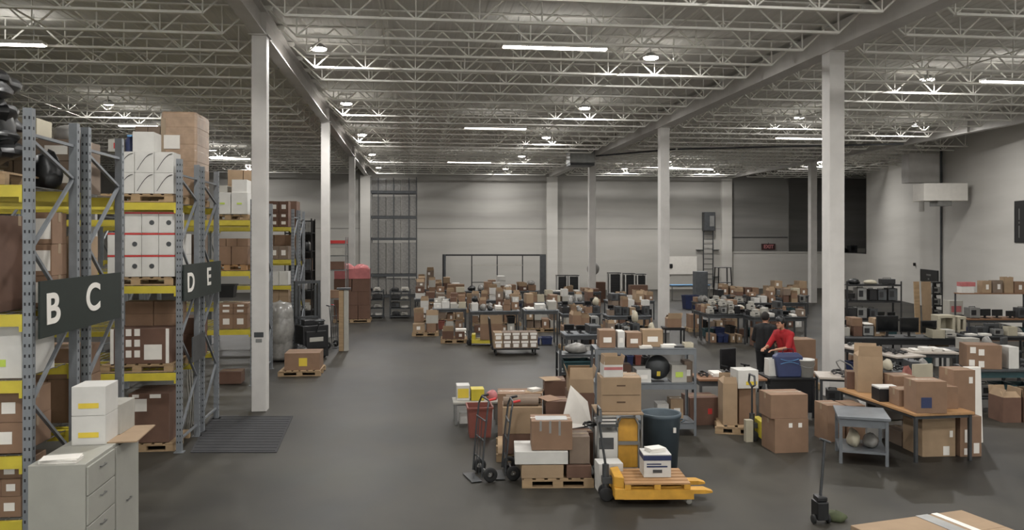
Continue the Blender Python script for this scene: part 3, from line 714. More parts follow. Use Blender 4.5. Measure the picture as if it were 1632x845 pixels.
# ================================================================ LEFT: racks, loads, cabinet
xr = -3.66
LB = (.68, 1.3, 2.03, 2.67, 3.92); LD = (1.27, 2.65, 3.97); LF = (1.3, 2.65, 3.82)
R_B = rack(8.4, xr, LB, 'nearest pallet rack, yellow beams, beside the letter B', holes=True)
R_C = rack(9.78, xr, (1.27, 2.65, 3.92), 'pallet rack backing onto the nearest one, beside the letter C')
R_D = rack(13.5, xr, LD, 'pallet rack by letter D holding white cartons with red tops')
R_E = rack(14.88, xr, LD, 'pallet rack behind letter D rack, beside the letter E')
R_F = rack(19.4, xr, LF, 'pallet rack seen just left of the nearest white pillar', H=4.3)
R_G = rack(20.78, xr, LF, 'pallet rack hidden behind the nearest white pillar', H=4.3)
R_H = rack(25.7, xr, (1.3, 1.95, 2.75, 3.75), 'pallet rack seen between the first two white pillars', H=4.3)
R_I = rack(27.1, xr, (1.3, 2.65, 3.75), 'dark crowded pallet rack beside the second white pillar', H=4.3)
# aisle signs on the rack ends
def sign(y0, y1, z0, z1, chars, label, x=xr+.03):
    o = empty('aisle_sign', (x, (y0+y1)/2, z0), label, 'sign', 'dark green aisle signs')
    h = z1-z0; MB().box(0, y0-(y0+y1)/2, 0, .02, (y1-y0)/2, h).build('sign_board', 'signgreen', o)
    b = MB()
    for y in (-.8, .8): b.box(-.03, y-.02, h*.3, 0, y+.02, h*.7)
    b.build('bracket', 'galv', o)
    for ch, u, v in chars: letter(ch, .022, u, h*.5+v, .43, 'paper', o, (PI/2, 0, PI/2), .009, sx=1.4)
    return o
sign(8.42, 10.62, 2.42, 2.98, (('B', -.82, -.02), ('C', .22, .02)), 'dark green sign board with large white letters B and C')
sign(13.42, 15.9, 2.4, 2.98, (('D', -.85, -.02), ('E', .32, .02)), 'dark green sign board with large white letters D and E')
o = MB().box(0, -.42, 0, .015, .42, .42).build('backing_panel', 'darksteel', loc=(xr+.031, 14.35, 1.35)); tag(o, 'plain grey panel fixed below the sign with letters D and E', 'panel')
# rack B loads, seen at the picture's edge
def stack(x0, x1, y, z, d, rows, col, label, group, lab=None, where='', dz=.003):
    """rows of equal cartons between world x0..x1, bottom row first; rows = list of (count, height)"""
    for r, (n, h) in enumerate(rows):
        w = (x1-x0)/n
        for i in range(n):
            L = lab(w, h) if lab else ()
            dsc = (('bottom', 'second', 'third', 'fourth')[r] + ' row ') if len(rows) > 1 else ''
            carton(x0+w*(i+.5), y+d/2, z, w*.97, d, h, RN.uniform(-.02, .02), col, lab=L, label='', group=group, auto=(dsc+label, where))
        z += h+dz
wl = lambda w, h: ((0, h*.3, w*.45, h*.4, 'paper'),)
g = 'cartons on the nearest rack'
stack(-4.85, -4.0, 8.46, 2.675, .85, [(2, .95)], 'card3', 'tall brown carton', g, None, 'on the nearest rack above letter B')
stack(-3.97, -3.76, 9.05, 2.675, .36, [(1, .33), (1, .33), (1, .33)], 'card', 'carton with large white label', g, lambda w, h: ((0, .05, w*.85, h*.65, 'paper'),), 'behind the nearest rack post')
stack(-4.9, -3.78, 8.46, 2.035, .7, [(2, .52)], 'white', 'white carton with green label', g, lambda w, h: ((0, h*.22, w*.45, .07, 'green'),), 'on the nearest rack beneath sign')
stack(-4.9, -3.78, 8.46, 1.305, .62, [(3, .3), (4, .28)], 'card', 'brown carton with label', g, wl, 'beside the cabinet boxes')
stack(-4.9, -3.8, 8.46, .685, .55, [(5, .2), (6, .17), (5, .14)], 'card', 'small carton with label', g, wl, 'on the lowest visible shelf')
stack(-4.9, -3.8, 8.5, .02, .6, [(3, .4)], 'card3', 'brown carton', g, None, 'on the floor under nearest rack')
stack(-4.1, -3.8, 9.9, 2.66, .5, [(1, .5), (1, .26)], 'card2', 'tan carton', g, None, 'on rack C above the sign')
stack(-4.75, -4.15, 9.9, 2.66, .5, [(2, .45), (2, .2)], 'card4', 'faded carton with label', g, wl, 'deep in rack C above the sign')
stack(-4.9, -3.8, 9.9, 1.28, .6, [(3, .5), (2, .35)], 'card', 'brown carton', g, None, 'on rack C beneath the sign')
stack(-4.9, -3.8, 9.9, 3.925, .6, [(3, .36), (2, .25)], 'card4', 'pale carton', g, wl, 'on top of rack C')
# black stretch wrapped mass on top of rack B
pallet(-4.75, 8.93, 0, 1.6, .95, 'pallet under the black wrapped load on the nearest rack', z=3.925)
b = MB(); b.blob((-.1, 0, .5), (.78, .42, .62), 11, .05, 40, 28); b.box(-.85, -.4, 0, .2, .4, 1.0)
for k, (x, y, z, r) in enumerate(((.5, .0, .25, .2), (.55, .1, .62, .17), (.52, -.12, .9, .17), (.42, .1, 1.0, .2), (.62, .0, .42, .13), (-.3, .0, 1.0, .3))): b.blob((x-.12, y, z-.05), (r*1.5, r*1.9, r*.9), k, .34, 20, 14)
tag(b.build('wrapped_load', 'blackfilm', loc=(-4.75, 8.93, 4.06), bevel=.03), 'bulky load wrapped in glossy black film, on top of the nearest rack', 'wrapped load')
b = MB(); b.box(-.75, -.4, 0, .3, .4, .05); tag(b.build('cardboard_sheet', 'red', loc=(-4.75, 8.93, 5.45)), 'flat orange red board lying on top of the black wrapped load', 'board')
item('bag', -3.93, 9.35, 3.925, .32, .3, .42, .3, 'shiny black bag hanging over the upper end of the nearest rack', None, col='blackfilm')
item('bag', -4.05, 10.2, 4.54, .4, .35, .2, .3, 'small cloudy bag on the pale cartons on top of rack C', None)
item('tray', -4.55, 10.2, 4.54, .45, .4, .25, 0, 'cream tray on the pale cartons on top of rack C', None)
# rack D loads
x0 = -4.8
pallet(-4.38, 14.0, 0, 1.15, .95, 'pallet under red topped white cartons on the rack by letter D', z=2.655)
z = 2.79; w = .258
logo = lambda w, h: ((0, h*.9, w*.98, h*.08, 'red'), (w*.1, h*.48, w*.3, h*.3, 'disc'))
for r, (cells, h) in enumerate((((0, 1, 2, 3), .35), ((0, 1, 2, 3), .35), ((1, 2, 3), .33))):
    for c in cells:
        carton(x0+w*(c+.5), 13.52+.25, z, w*.97, .5, h-.003, 0, 'white', lab=logo(w, h) if (r+c) % 3 else logo(w, h)[:1], label='', group='white cartons with red tops on the rack by letter D',
               auto=(('bottom', 'middle', 'top')[r]+' row white carton with red top', 'on rack D middle shelf'))
    z += h
stack(-4.78, -3.75, 14.1, 2.79, .3, [(4, .34), (4, .34)], 'white', 'white carton behind the front row', 'white cartons with red tops on the rack by letter D', None, 'rack D middle shelf')
def swoosh(parent, w, h, d):
    b = MB(); pts = []
    for i in range(9):
        t = i/8; pts.append((-w*.36+w*.8*t, h*.12+h*.8*math.sin(t*PI/2)))
    for (a, c), (e, f) in zip(pts, pts[1:]): b.bar((a, -d/2-.002, c), (e, -d/2-.002, f), .003, .032, up=(0, 1, 0))
    return b.build('printed_swoosh', 'darksteel', parent)
pallet(-4.38, 14.0, 0, 1.15, .95, 'pallet under white swoosh cartons on top of rack D', z=3.975)
z = 4.11
for r in range(2):
    for c in range(3):
        o = carton(-4.7+.3*(c+.5), 13.54+.2, z, .293, .4, .33, 0, 'white', tape=False, label='', group='white cartons with dark swooshes', auto=(('lower', 'upper')[r]+' white carton with dark curved swoosh', 'on top of rack D')); swoosh(o, .293, .33, .4)
    z += .333
carton(-4.28, 13.78, z, .32, .4, .32, 0, 'white', tape=False, label='single white carton with curved slot, on top of the swoosh cartons')
o = empty('blue_bottle', (-4.52, 13.72, z), 'blue cylindrical jar beside the single white carton on rack D top', 'jar')
MB().lathe([(0, 0), (.07, 0), (.075, .02), (.075, .2), (.05, .23), (.045, .25)], 20).build('jar_body', 'blue', o); MB().tube((0, 0, .25), (0, 0, .28), .05, n=16).build('lid', 'sky', o)
carton(-4.72, 13.76, z, .2, .3, .2, 0, 'offwhite', lab=((.03, .05, .09, .09, 'red'),), label='cream carton with red square mark beside the blue jar')
stack(-4.78, -3.95, 14.12, 4.11, .3, [(3, .45)], 'card4', 'faded carton behind the swoosh cartons', 'cartons on racks D and E', None, 'on rack D')
pallet(-4.38, 15.4, 0, 1.15, .95, 'pallet under the tall film wrapped tower on rack E', z=3.975)
b = MB(); b.box(-.3, -.45, 0, .3, .45, 1.52)
for i in range(5): b.box(-.304, -.454, .3*i+.01, .304, .454, .3*i+.27)
o = tag(b.build('wrapped_carton_tower', 'brownfilm', loc=(-4.1, 15.36, 4.11), bevel=.04), 'tall tower of tan cartons wrapped in clear film, on top of rack E', 'wrapped load')
MB().box(-.25, -.464, .86, .02, -.46, 1.1).build('shipping_label', 'paper', o); MB().box(-.3, -.458, .15, -.22, -.452, 1.4).build('tape', 'tape', o)
stack(-4.85, -4.42, 14.95, 4.11, .4, [(2, .75), (2, .28), (2, .22)], 'card4', 'small faded carton', 'cartons on racks D and E', None, 'left of the wrapped tower')
# lower D
pallet(-4.36, 14.0, 0, 1.1, .95, 'pallet under the banded carton on rack D lower shelf', z=1.275)
o = carton(-4.32, 13.95, 1.41, .9, .8, .55, 0, 'card3', tape=False, lab=tuple((-.3+.13*i, .1+.17*j, .085, .11, 'paper') for i in range(3) for j in range(3)) + ((.2, .06, .27, .24, 'paper'),), label='big dark carton covered with white labels on rack D lower shelf')
for s in (-1, 1): MB().box(s*.42-.025, -.406, 0, s*.42+.025, -.4005, .552).build('corner_strap', 'paper', o)
stack(-4.7, -3.8, 14.0, 1.963, .3, [(2, .2), (2, .2)], 'card', 'brown carton on top of the labelled one', 'cartons on racks D and E', None, 'rack D')
pallet(-4.3, 14.05, 0, 1.0, .95, 'pallet on the floor under rack D')
carton(-4.2, 14.0, .14, .62, .8, .78, 0, 'card3', tape=False, lab=((-.16, .5, .26, .2, 'paper'), (-.2, .72, .1, .05, 'paper'), (.1, .71, .17, .06, 'paper')), label='large dark carton with three white labels on the floor under rack D')
stack(-4.8, -3.8, 15.1, 1.28, .6, [(3, .4), (2, .3)], 'card3', 'dark carton', 'cartons on racks D and E', None, 'in rack E beneath the sign')
stack(-4.8, -3.8, 15.1, 2.66, .6, [(3, .45), (3, .35)], 'card4', 'faded carton', 'cartons on racks D and E', None, 'in rack E above the sign')
b = MB(); 
for i in range(5): b.path([(.0, -.3+.15*i, 1.1), (.03, -.28+.15*i, .5), (.0, -.3+.15*i, .02)], .012)
tag(b.build('pipe_bundle', 'offwhite', loc=(-3.98, 15.25, 0)), 'pale plastic pipes standing in the floor bay of rack E', 'pipes')
# rack F and H loads
g = 'cartons on the racks behind the nearest pillar'
def Y1(px, Y):   # world x on plane y=Y in column px
    k = (px-CX)/FPX; return (Y*SA + k*Y*CA)/(CA - k*SA)
pallet((Y1(345, 19.5)+Y1(403, 19.5))/2-.16, 20.0, 0, .95, .95, 'pallet under white boxes left of the nearest pillar', z=3.825)
xa, xb = Y1(345, 19.5)-.05, Y1(403, 19.5)-.12
stack(xa, xb, 19.5, 3.96, .6, [(2, .5)], 'white', 'white carton', g, lambda w, h: ((0, h*.45, w*.3, .04, 'green'),), 'left of nearest pillar, high shelf')
carton((xa+xb)/2-.02+.2, 19.8, 4.463, .34, .5, .3, 0, 'white', label='top white carton of the group left of the nearest pillar')
carton((xa+xb)/2-.25, 19.8, 4.463, .3, .5, .16, 0, 'offwhite', label='low cream carton beside the top white one left of pillar')
stack(xa+.0, xb, 20.85, 3.83, .7, [(2, .9), (2, .36)], 'card2', 'golden tan carton', g, None, 'high behind the white cartons')
pallet((xa+xb)/2-.1, 20.0, 0, .9, .9, 'pallet on the middle shelf left of nearest pillar', z=2.655, m='board')
stack(xa, xb, 19.55, 2.79, .6, [(2, .42), (3, .18)], 'card', 'brown carton', g, None, 'middle shelf by nearest pillar')
stack(xa+.1, xb, 19.5, 1.305, .6, [(2, .34), (2, .14), (2, .1)], 'card', 'brown carton with white label', g, wl, 'low shelf by nearest pillar')
item('bin', xa+.22, 19.8, 2.02, .4, .4, .3, 0, 'dark bin on the low cartons left of the nearest pillar', None, col='black')
carton((xa+xb)/2-.05, 19.85, .012, .5, .5, .28, .03, 'card3', label='small brown carton on the floor under the rack left of pillar')
xa, xb = Y1(432, 25.8)-.05, Y1(466, 25.8)-.12
stack(xa, xb, 25.8, 3.755, .5, [(2, .24), (2, .2), (2, .34)], 'card3', 'dark carton with label', g, wl, 'between first pillars, top shelf')
stack(xa, xb, 25.8, 2.755, .5, [(2, .4)], 'card4', 'faded carton', g, wl, 'between first pillars, upper shelf')
stack(xa, xb, 25.8, 1.955, .5, [(2, .42)], 'white', 'white carton', g, None, 'between first pillars, middle shelf')
stack(xa, xb, 25.8, 1.305, .5, [(2, .3), (2, .2)], 'card2', 'tan carton', g, None, 'between first pillars, low shelf')
for i, z in enumerate((1.31, 2.66, 3.76)):
    stack(-4.9, -3.8, 27.3, z, .7, [(3, .5), (3, .35)], ('card3', 'card', 'card3')[i], 'dark carton', g, None, ('low', 'mid-height', 'high')[i]+' in the dark crowded rack')
# filing cabinets with cartons on top
def cabinet(y0, y1, h, label, ndr=5):
    o = empty('filing_cabinet', (-3.12, (y0+y1)/2, 0), label, 'cabinet', 'light grey filing cabinets'); w = (y1-y0); d = .5
    MB().box(-d/2, -w/2, 0, d/2-.02, w/2, h).build('body', 'cabinet', o, bevel=.006)
    for i in range(ndr):
        za = .06+(h-.08)*i/ndr; zb = .06+(h-.08)*(i+1)/ndr-.012
        q = MB().box(d/2-.019, -w/2+.015, za, d/2, w/2-.015, zb).build('drawer', 'cabinet', o, bevel=.003, seg=1)
        h_ = MB(); h_.box(d/2+.015, -.06, (za+zb)/2+.05, d/2+.022, .06, (za+zb)/2+.065); h_.box(d/2, -.06, (za+zb)/2+.05, d/2+.016, -.05, (za+zb)/2+.065); h_.box(d/2, .05, (za+zb)/2+.05, d/2+.016, .06, (za+zb)/2+.065); h_.build('handle', 'galv', q)
    return o
cabinet(7.62, 8.3, 1.4, 'light grey filing cabinet with drawers, the nearest, below the BC sign')
cabinet(8.31, 8.98, 1.4, 'light grey cabinet with plain front right behind the nearest one', 1)
tag(MB().box(-.26, -.36, 0, .3, .36, .012).build('cardboard_sheet', 'card2', loc=(-3.02, 8.72, 1.4), rz=.06), 'thin cardboard sheet overhanging the back cabinet top', 'sheet')
yl = lambda w, h: ((0, h*.25, w*.6, .05, 'ylabel'),)
for i in range(2): carton(-3.13, 8.5, 1.4+.283*i, .31, .36, .28, .02, 'white', lab=yl(.31, .28), label=('lower','upper')[i]+' white carton with yellow label stacked on the nearest filing cabinet')
carton(-3.1, 8.88, 1.412, .3, .4, .3, -.02, 'offwhite', lab=yl(.28, .3), label='cream white carton standing on the cardboard sheet on the back cabinet')
item('papers', -3.14, 7.74, 1.4, .36, .2, .04, .1, 'white papers lying at the near end of the nearest filing cabinet', None)
# floor mat, pallet with box, film drum, stacker, post
cnr = [W(px, depth(py)) for px, py in ((303, 722), (441, 722), (467, 664), (337, 664))]
cx_, cy_ = sum(p[0] for p in cnr)/4, sum(p[1] for p in cnr)/4
def matm():
    b = MB(); hole = (-3.02-.24, 16.6-.24, -3.02+.24, 16.6+.24)
    b.prism([(p[0]-cx_, p[1]-cy_) for p in cnr], 0, .012)
    for k in range(14):
        t = (k+.5)/14; a = Vector(cnr[0]).lerp(Vector(cnr[3]), t); c = Vector(cnr[1]).lerp(Vector(cnr[2]), t)
        if not (a.y < 16.9 and c.y > 16.3): b.bar((a.x-cx_+.03, a.y-cy_, .014), (c.x-cx_-.03, c.y-cy_, .014), .02, .006)
    return b.build('rubber_floor_mat', 'mat', loc=(cx_, cy_, 0))
tag(matm(), 'dark ribbed rubber mat on the floor in front of the nearest pillar', 'mat')
o = empty('pillar_notice', (-3.02, 16.6-.147, 1.36), 'small dark notice plate stuck on the nearest white pillar', 'sign')
MB().box(-.09, -.004, .1, .09, 0, .2).build('plate', 'darksteel', o); MB().box(-.06, -.004, 0, .06, 0, .07).build('barcode_label', 'galv', o)
x, y = W(482, depth(600)+.5); pallet(x, y, -.02, 1.04, 1.0, 'pale pallet carrying one wide carton, left of the open aisle')
pc(457, 513, 567, 594, .13, .8, 'card', 'wide brown carton with yellow label on the pale pallet by aisle', lab=((.02, .1, .2, .2, 'ylabel'),), D=depth(600)+.12)
x, y = W(446, 22.7); b = MB(); b.lathe([(0, 0), (.36, 0), (.37, .1), (.35, .7), (.37, 1.3), (.3, 1.55), (0, 1.6)], 24); b.blob((0, 0, .8), (.4, .4, .8), 4, .06, flat=False)
tag(b.build('wrapped_roll', 'film', loc=(x, y, .05)), 'tall round bale in cloudy film right of the nearest pillar', 'roll')
b = MB()
for i in range(4): b.path([(.0, 0, 0)] and [(.42*math.cos(t+i), .42*math.sin(t+i), .02+1.5*t/4) for t in [k*.4 for k in range(11)]], .015)
def stacker(x, y, rz, label):
    o = empty('pallet_stacker', (x, y, 0), label, 'stacker', None, rz)
    b = MB(); b.box(-.38, -.3, .06, .38, .28, .95); b.box(-.3, -.34, .3, .3, -.3, .8); b.prism([(-.3, -.2), (.3, -.2), (.25, .2), (-.25, .2)], .95, 1.1); b.build('body', 'black', o, bevel=.03)
    b = MB()
    for s in (-1, 1): b.box(s*.34-.04, .3, .05, s*.34+.04, .4, 2.1); b.box(s*.24-.03, .32, .1, s*.24+.03, .38, 2.05)
    b.box(-.38, .3, 2.1, .38, .4, 2.18); b.box(-.38, .3, 1.1, .38, .4, 1.16); b.build('mast', 'darksteel', o)
    for s in (-1, 1): MB().box(s*.25-.06, .42, .07, s*.25+.06, 1.4, .11).build('fork', 'darksteel', o); MB().box(s*.3-.05, .3, .02, s*.3+.05, 1.2, .065).build('base_leg', 'black', o)
    for s in (-1, 1): wheel(o, s*.3, -.15, .09, .09, .06)
    b = MB(); b.tube((0, -.3, .7), (0, -.55, 1.05), .02); b.tube((-.15, -.58, 1.1), (.15, -.58, 1.1), .018); b.tube((-.12, -.58, 1.1), (0, -.54, 1.04), .012); b.tube((.12, -.58, 1.1), (0, -.54, 1.04), .012); b.build('tiller', 'darksteel', o)
    MB().box(-.2, -.345, .5, .2, -.3405, .62).build('label_plate', 'offwhite', o)
    return o
x, y = W(497, 23.2); stacker(x, y, .5, 'black electric stacker parked between the second and third pillars')
x, y = W(476, 22.4); item('bag', x, y, 0, .55, .5, .5, 0, 'heap of black film on the floor before the dark rack', None, col='blackfilm')
x, y = W(548, 24.7); o = empty('timber_guard_post', (x, y, 0), 'tall pale timber guard post in front of the third pillar', 'post')
MB().box(-.14, -.12, 0, .0, .12, 1.85).build('timber', 'wood', o, bevel=.005); MB().box(.01, -.12, 0, .14, .12, 1.85).build('timber', 'offwhite', o, bevel=.005); MB().box(-.2, -.16, 1.85, .2, .16, 1.9).build('cap_plate', 'darksteel', o)
x, y = W(532, 25.4); handtruck(x, y, 1.2, 'dark hand truck leaning beside the timber guard post', 1.3)['group'] = 'equipment by the pillars'
# red shelf rack and pink wrapped load
x, y = W(534, 31.5); shelving(x, y, -.05, .95, .6, (1.1, 2.2, 2.75, 3.2), 'tall light storage rack with a red top shelf beyond second pillar', 'galv', H=3.45)
tag(MB().box(-.45, -.28, 0, .45, .28, .12).build('red_beam_stack', 'red', loc=(x, y, 3.202)), 'flat red bundle on the top shelf beyond second pillar', 'bundle')
for i, z in enumerate((1.1, 2.2, 2.75)): carton(x, y, z+.002, .7, .45, .3, .0, ('card', 'card3', 'offwhite')[i], label=('brown', 'dark', 'cream')[i]+' carton on the tall light rack beyond second pillar')
x, y = W(562, 33.4)
pallet(x, y, 0, 1.5, 1.1, 'pallet under brown cartons and pink wrapped load beyond third pillar')
stack(x-.72, x+.72, y-.45, .14, .9, [(3, .55), (3, .55), (2, .5)], 'card3', 'brown carton beneath the pink wrapped load', 'cartons under the pink wrapped load', None, 'beyond third pillar')
b = MB(); b.box(-.7, -.42, 0, .7, .42, .4); b.blob((-.3, 0, .4), (.4, .35, .2), 2); b.blob((.35, 0, .35), (.35, .35, .22), 5)
tag(b.build('wrapped_load', 'pink', loc=(x, y, 1.76), bevel=.04), 'pink film wrapped load on top of brown cartons beyond third pillar', 'wrapped load')
x, y = -4.05, 29.9
shelving(x, y, 0, .95, 1.0, (.12, .85, 1.55, 2.25, 2.95, 3.6), 'tall black shelving crammed with dark goods beside the second pillar', 'black', H=4.1, back='black')
for z in (.12, .85, 1.55, 2.25, 2.95, 3.6): pile(x, y, 0, .82, .8, z, ('on the lowest', 'on the second', 'on the third', 'on the fourth', 'on the fifth', 'on the top')[int((z+.05)/.7)] + ' tier of tall black shelving', 300+int(z*10), 2, 2, 1, 'dbcld', (.3, .44), 'dark goods on the tall black shelving', brown=1, shut=True)
# layered equipment carts
for (pa, pb, nm, seed) in ((577, 612, 'the layered cart right of the pink load', 1), (621, 655, 'the layered cart under the tall tower', 2)):
    D = 34.6; w = (pb-pa)*D/FPX; x, y = W((pa+pb)/2, D+.35); o = shelving(x, y, 0, w, .7, (.12, .45, .8, 1.15), {1: 'dark shelf cart with layered equipment right of the pink load', 2: 'dark shelf cart with layered equipment under the tall tower'}[seed], 'darksteel', name='shelf_cart', cat='cart', H=1.2)
    for z in (.12, .45, .8, 1.15): pile(x, y, 0, w*.88, .55, z, 'on '+nm.replace(' right of the pink load', ' by pink load').replace(' under the tall tower', ' by tall tower'), seed*10+int(z*10), 2, 1, 1, 'ldlp', (.1, .2), 'equipment on '+nm)
# tall tower at the far wall
D = 47.; x, y = W(628, D+.6); tw = 2.65
o = shelving(x, y, -.02, tw, 1.1, (.15, 1.35, 3.45, 4.7, 6.15), 'very tall grey steel storage tower reaching the roof at the far wall', 'darksteel', 'storage_tower', 'rack', H=6.95, lip=.16)
for s in (-.33, 0, .33): MB().box(s*tw-.03, -.55, .15, s*tw+.03, -.52, 6.9).build('front_bar', 'darksteel', o)
for i, (za, h) in enumerate(((.16, 1.0), (1.36, 1.9), (3.46, 1.05), (4.71, 1.25), (6.16, .72))):
    for k in (-1, 0, 1):
        c = carton(x+k*.86, y+.05, za, .8, .9, h*RN.uniform(.85, 1), -.02, 'film', tape=False, label='', name='wrapped_load', cat='wrapped load', group='film wrapped loads in the storage tower', auto=('grey film wrapped load', ('bottom', 'second', 'third', 'fourth', 'topmost')[i]+' level of the storage tower'))
# ================================================================ FAR WALL
def onfar(px): return Y1(px, YF)
# black tubular frame
D = 46.; p0 = W(706, D); p1 = W(869, D); x, y = (p0[0]+p1[0])/2, (p0[1]+p1[1])/2; w = p1[0]-p0[0]; h = 2.5; a = math.atan2(p1[1]-p0[1], w)
o = empty('metal_frame', (x, y, 0), 'wide black tubular frame standing before the far wall', 'frame', None, a)
b = MB()
for u in (-.5, .5): b.box(u*w-.05, -.05, 0, u*w+.05, .05, h)
b.box(-w/2, -.05, h-.09, w/2, .05, h); b.build('outer_frame', 'black', o)
for u in (-.22, .03, .28): MB().box(u*w-.03, -.03, 0, u*w+.03, .03, h-.09).build('upright_bar', 'black', o)
MB().box(-.22*w, -.03, 1.85, .28*w, .02, 1.93).build('cross_bar', 'offwhite', o); MB().box(-.22*w, -.03, .9, .03*w, .02, .94).build('cross_bar', 'black', o)
MB().box(.45*w, -.12, 0, .5*w+.06, .1, h-.02).build('side_panel', 'darksteel', o); MB().box(-.49*w, -.1, 0, -.48*w+.02, .12, h).build('side_panel', 'darksteel', o)
# open equipment racks by the far wall
def eqrack(px0, px1, yt, D, label, col='black'):
    p0 = W(px0, D); p1 = W(px1, D); w = p1[0]-p0[0]; h = zat(yt, D)
    o = empty('equipment_rack', ((p0[0]+p1[0])/2, p0[1]+.3, 0), label, 'rack', 'black equipment racks at the far wall')
    for sx in (-1, 1):
        for yy in (-.28, .28): MB().box(sx*w/2-.035, yy-.03, .05, sx*w/2+.035, yy+.03, h).build('corner_post', 'white', o)
    b = MB(); b.box(-w/2+.035, -.25, .1, w/2-.035, .28, h-.06); z = .2
    while z < h-.2: b.box(-w/2+.05, -.27, z, w/2-.05, -.25, z+.1); z += .14
    b.build('equipment_body', col, o); MB().box(-w/2-.03, -.3, h, w/2+.03, .3, h+.04).build('top_cover', 'black', o); MB().box(-w/2-.03, -.3, 0, w/2+.03, .3, .05).build('base', 'black', o)
    return o
for px0, px1, yt, s in ((889, 904, 440, 'first of the two racks beside the black frame'), (907, 923, 440, 'second of the two racks beside the black frame'), (972, 990, 436, 'wide rack right of the slim pillar'),
                        (997, 1012, 437, 'middle rack of the three right of slim pillar'), (1016, 1030, 438, 'last rack before the second slim pillar')):
    eqrack(px0, px1, yt, 47.5, 'black equipment rack with pale posts, '+s)
for px0, px1, yt, yb, D, s in ((948, 966, 450, 480, 43.2, 'tall reddish carton standing between slim pillar and wide rack'), (1006, 1034, 455, 492, 37., 'large leaning brown board carton before the middle rack')):
    p0 = W(px0, D); p1 = W(px1, D); carton((p0[0]+p1[0])/2, p0[1]+.3, 0, p1[0]-p0[0], .5, zat(yt, D), 0, 'card3', label=s)
o = empty('pedestal_fan', (*W(945, 44.), 0), 'round pedestal fan beside the slim pillar at the far wall', 'fan')
MB().lathe([(0, 0), (.25, 0), (.24, .03), (.03, .05), (.02, 1.55)], 20).build('stand', 'black', o)
q = MB().lathe([(.0, -.08), (.2, -.09), (.33, -.03), (.34, 0), (.33, .03), (.2, .09), (0, .1)], 20).build('fan_head', 'film', o); q.location = (0, -.05, 1.75); q.rotation_euler = (PI/2, 0, 0)
# roof ladder
x = onfar(1127)
o = empty('wall_ladder', (x, YF-.2, 0), 'tall fixed steel ladder on the far wall with a boxed hood', 'ladder')
for s in (-1, 1): MB().box(s*.33-.03, -.03, .1, s*.33+.03, .03, 3.9).build('rail', 'darksteel', o)
for i in range(11): MB().box(-.3, -.012, .35+.33*i, .3, .012, .38+.33*i).build('rung', 'darksteel', o)
for z in (.8, 2.6):
    for s in (-1, 1): MB().box(s*.33-.45*(s < 0)-.0, -.0, z, s*.33+.45*(s > 0), .19, z+.05).build('wall_bracket', 'darksteel', o)
b = MB(); b.box(-.38, -.3, 3.9, .38, .18, 5.15); b.build('hood', 'darksteel', o, bevel=.03); MB().box(.0, -.32, 4.2, .3, -.3005, 4.9).build('hood_window', 'galv', o)
# exit sign on the recess side
def exitsign(x, y, z, label):
    o = empty('exit_sign', (x, y, z), label, 'sign')
    MB().box(-.48, -.04, 0, .48, .04, .42).build('sign_box', 'signred', o)
    letter('EXIT', 0, -.046, .21, .34, 'exitglow', o, (PI/2, 0, 0), .012)
    MB().tube((0, 0, .42), (0, 0, ZD-z-.001) if False else (0, 0, .5), .015).build('bracket', 'darksteel', o)
    return o
M['signred'] = mat('dark red exit sign case', (46, 20, 22), .5, var=.05, emit=.05); M['exitglow'] = mat('lit exit letters', (150, 96, 96), .5, var=0, emit=.12)
x = Y1(1226, YF-.1)
struct(MB().box(20.9+.05, YF+.1, 2.5, 25.3, YF+.2, ZD).build('wall_upper', 'walldark'))
exitsign(x, YF+.04, 2.62, 'dark red lit EXIT sign high over the low partition wall')
struct(MB().box(20.95, YF+.05, 3.45, 25.2, YF+.095, 3.5).build('trim_3', 'darksteel'))
# stored oddments on the office roof
for i, (px, w, h) in enumerate(((1345, .6, .35), (1358, .5, .5), (1370, .55, .3))):
    X = Y1(px, YF+1.2); item(('bag', 'drill', 'tray')[i], X, YF+1.2, 2.4, w, .5, h, 0, ('dark bag', 'dark unit', 'pale tray')[i]+' stored on the office roof beside the side wall corner', None, col=('blackfilm', 'darksteel', 'offwhite')[i])
# small wall speaker dots and hooks
for px, py, D, s in ((1068, 424, 0, 'small black box fixed on the far wall right of pillar'),):
    X = onfar(px); z = zat(py, X*SA+YF*CA); o = MB().box(-.14, -.12, -.14, .14, 0, .14).build('wall_speaker', 'black', loc=(X, YF, z), bevel=.02); tag(o, s, 'speaker'); MB().tube((0, -.02, -.14), (0, -.02, -.7), .01).build('cable', 'black', o)
# whiteboard / pale sheet by the far wall
X = onfar(1085); tag(MB().box(-1.1, -.03, 0, 1.1, 0, 1.2).build('white_board', 'paper', loc=(X, YF-.03, 1.0)), 'large blank white board on the far wall beside the ladder', 'board')
x, y = W(1098, 45); table(x, y, 0, 2.2, .7, .85, 'low pale table beneath the blank white board', 'sky', 'galv')
x, y = W(1101, 39.5); item('bin', x, y, 0, .75, .6, .65, 0, 'navy blue bin on the floor near the white board', None, col='blue')
x, y = W(1116, 42); o = MB().box(-.3, -.3, 0, .3, .3, 1.7).build('locker', 'benchgrey', loc=(x, y, 0), bevel=.01); tag(o, 'narrow grey locker standing under the fixed ladder', 'locker'); MB().box(-.26, -.312, .1, .26, -.3005, 1.65).build('door', 'benchgrey', o)
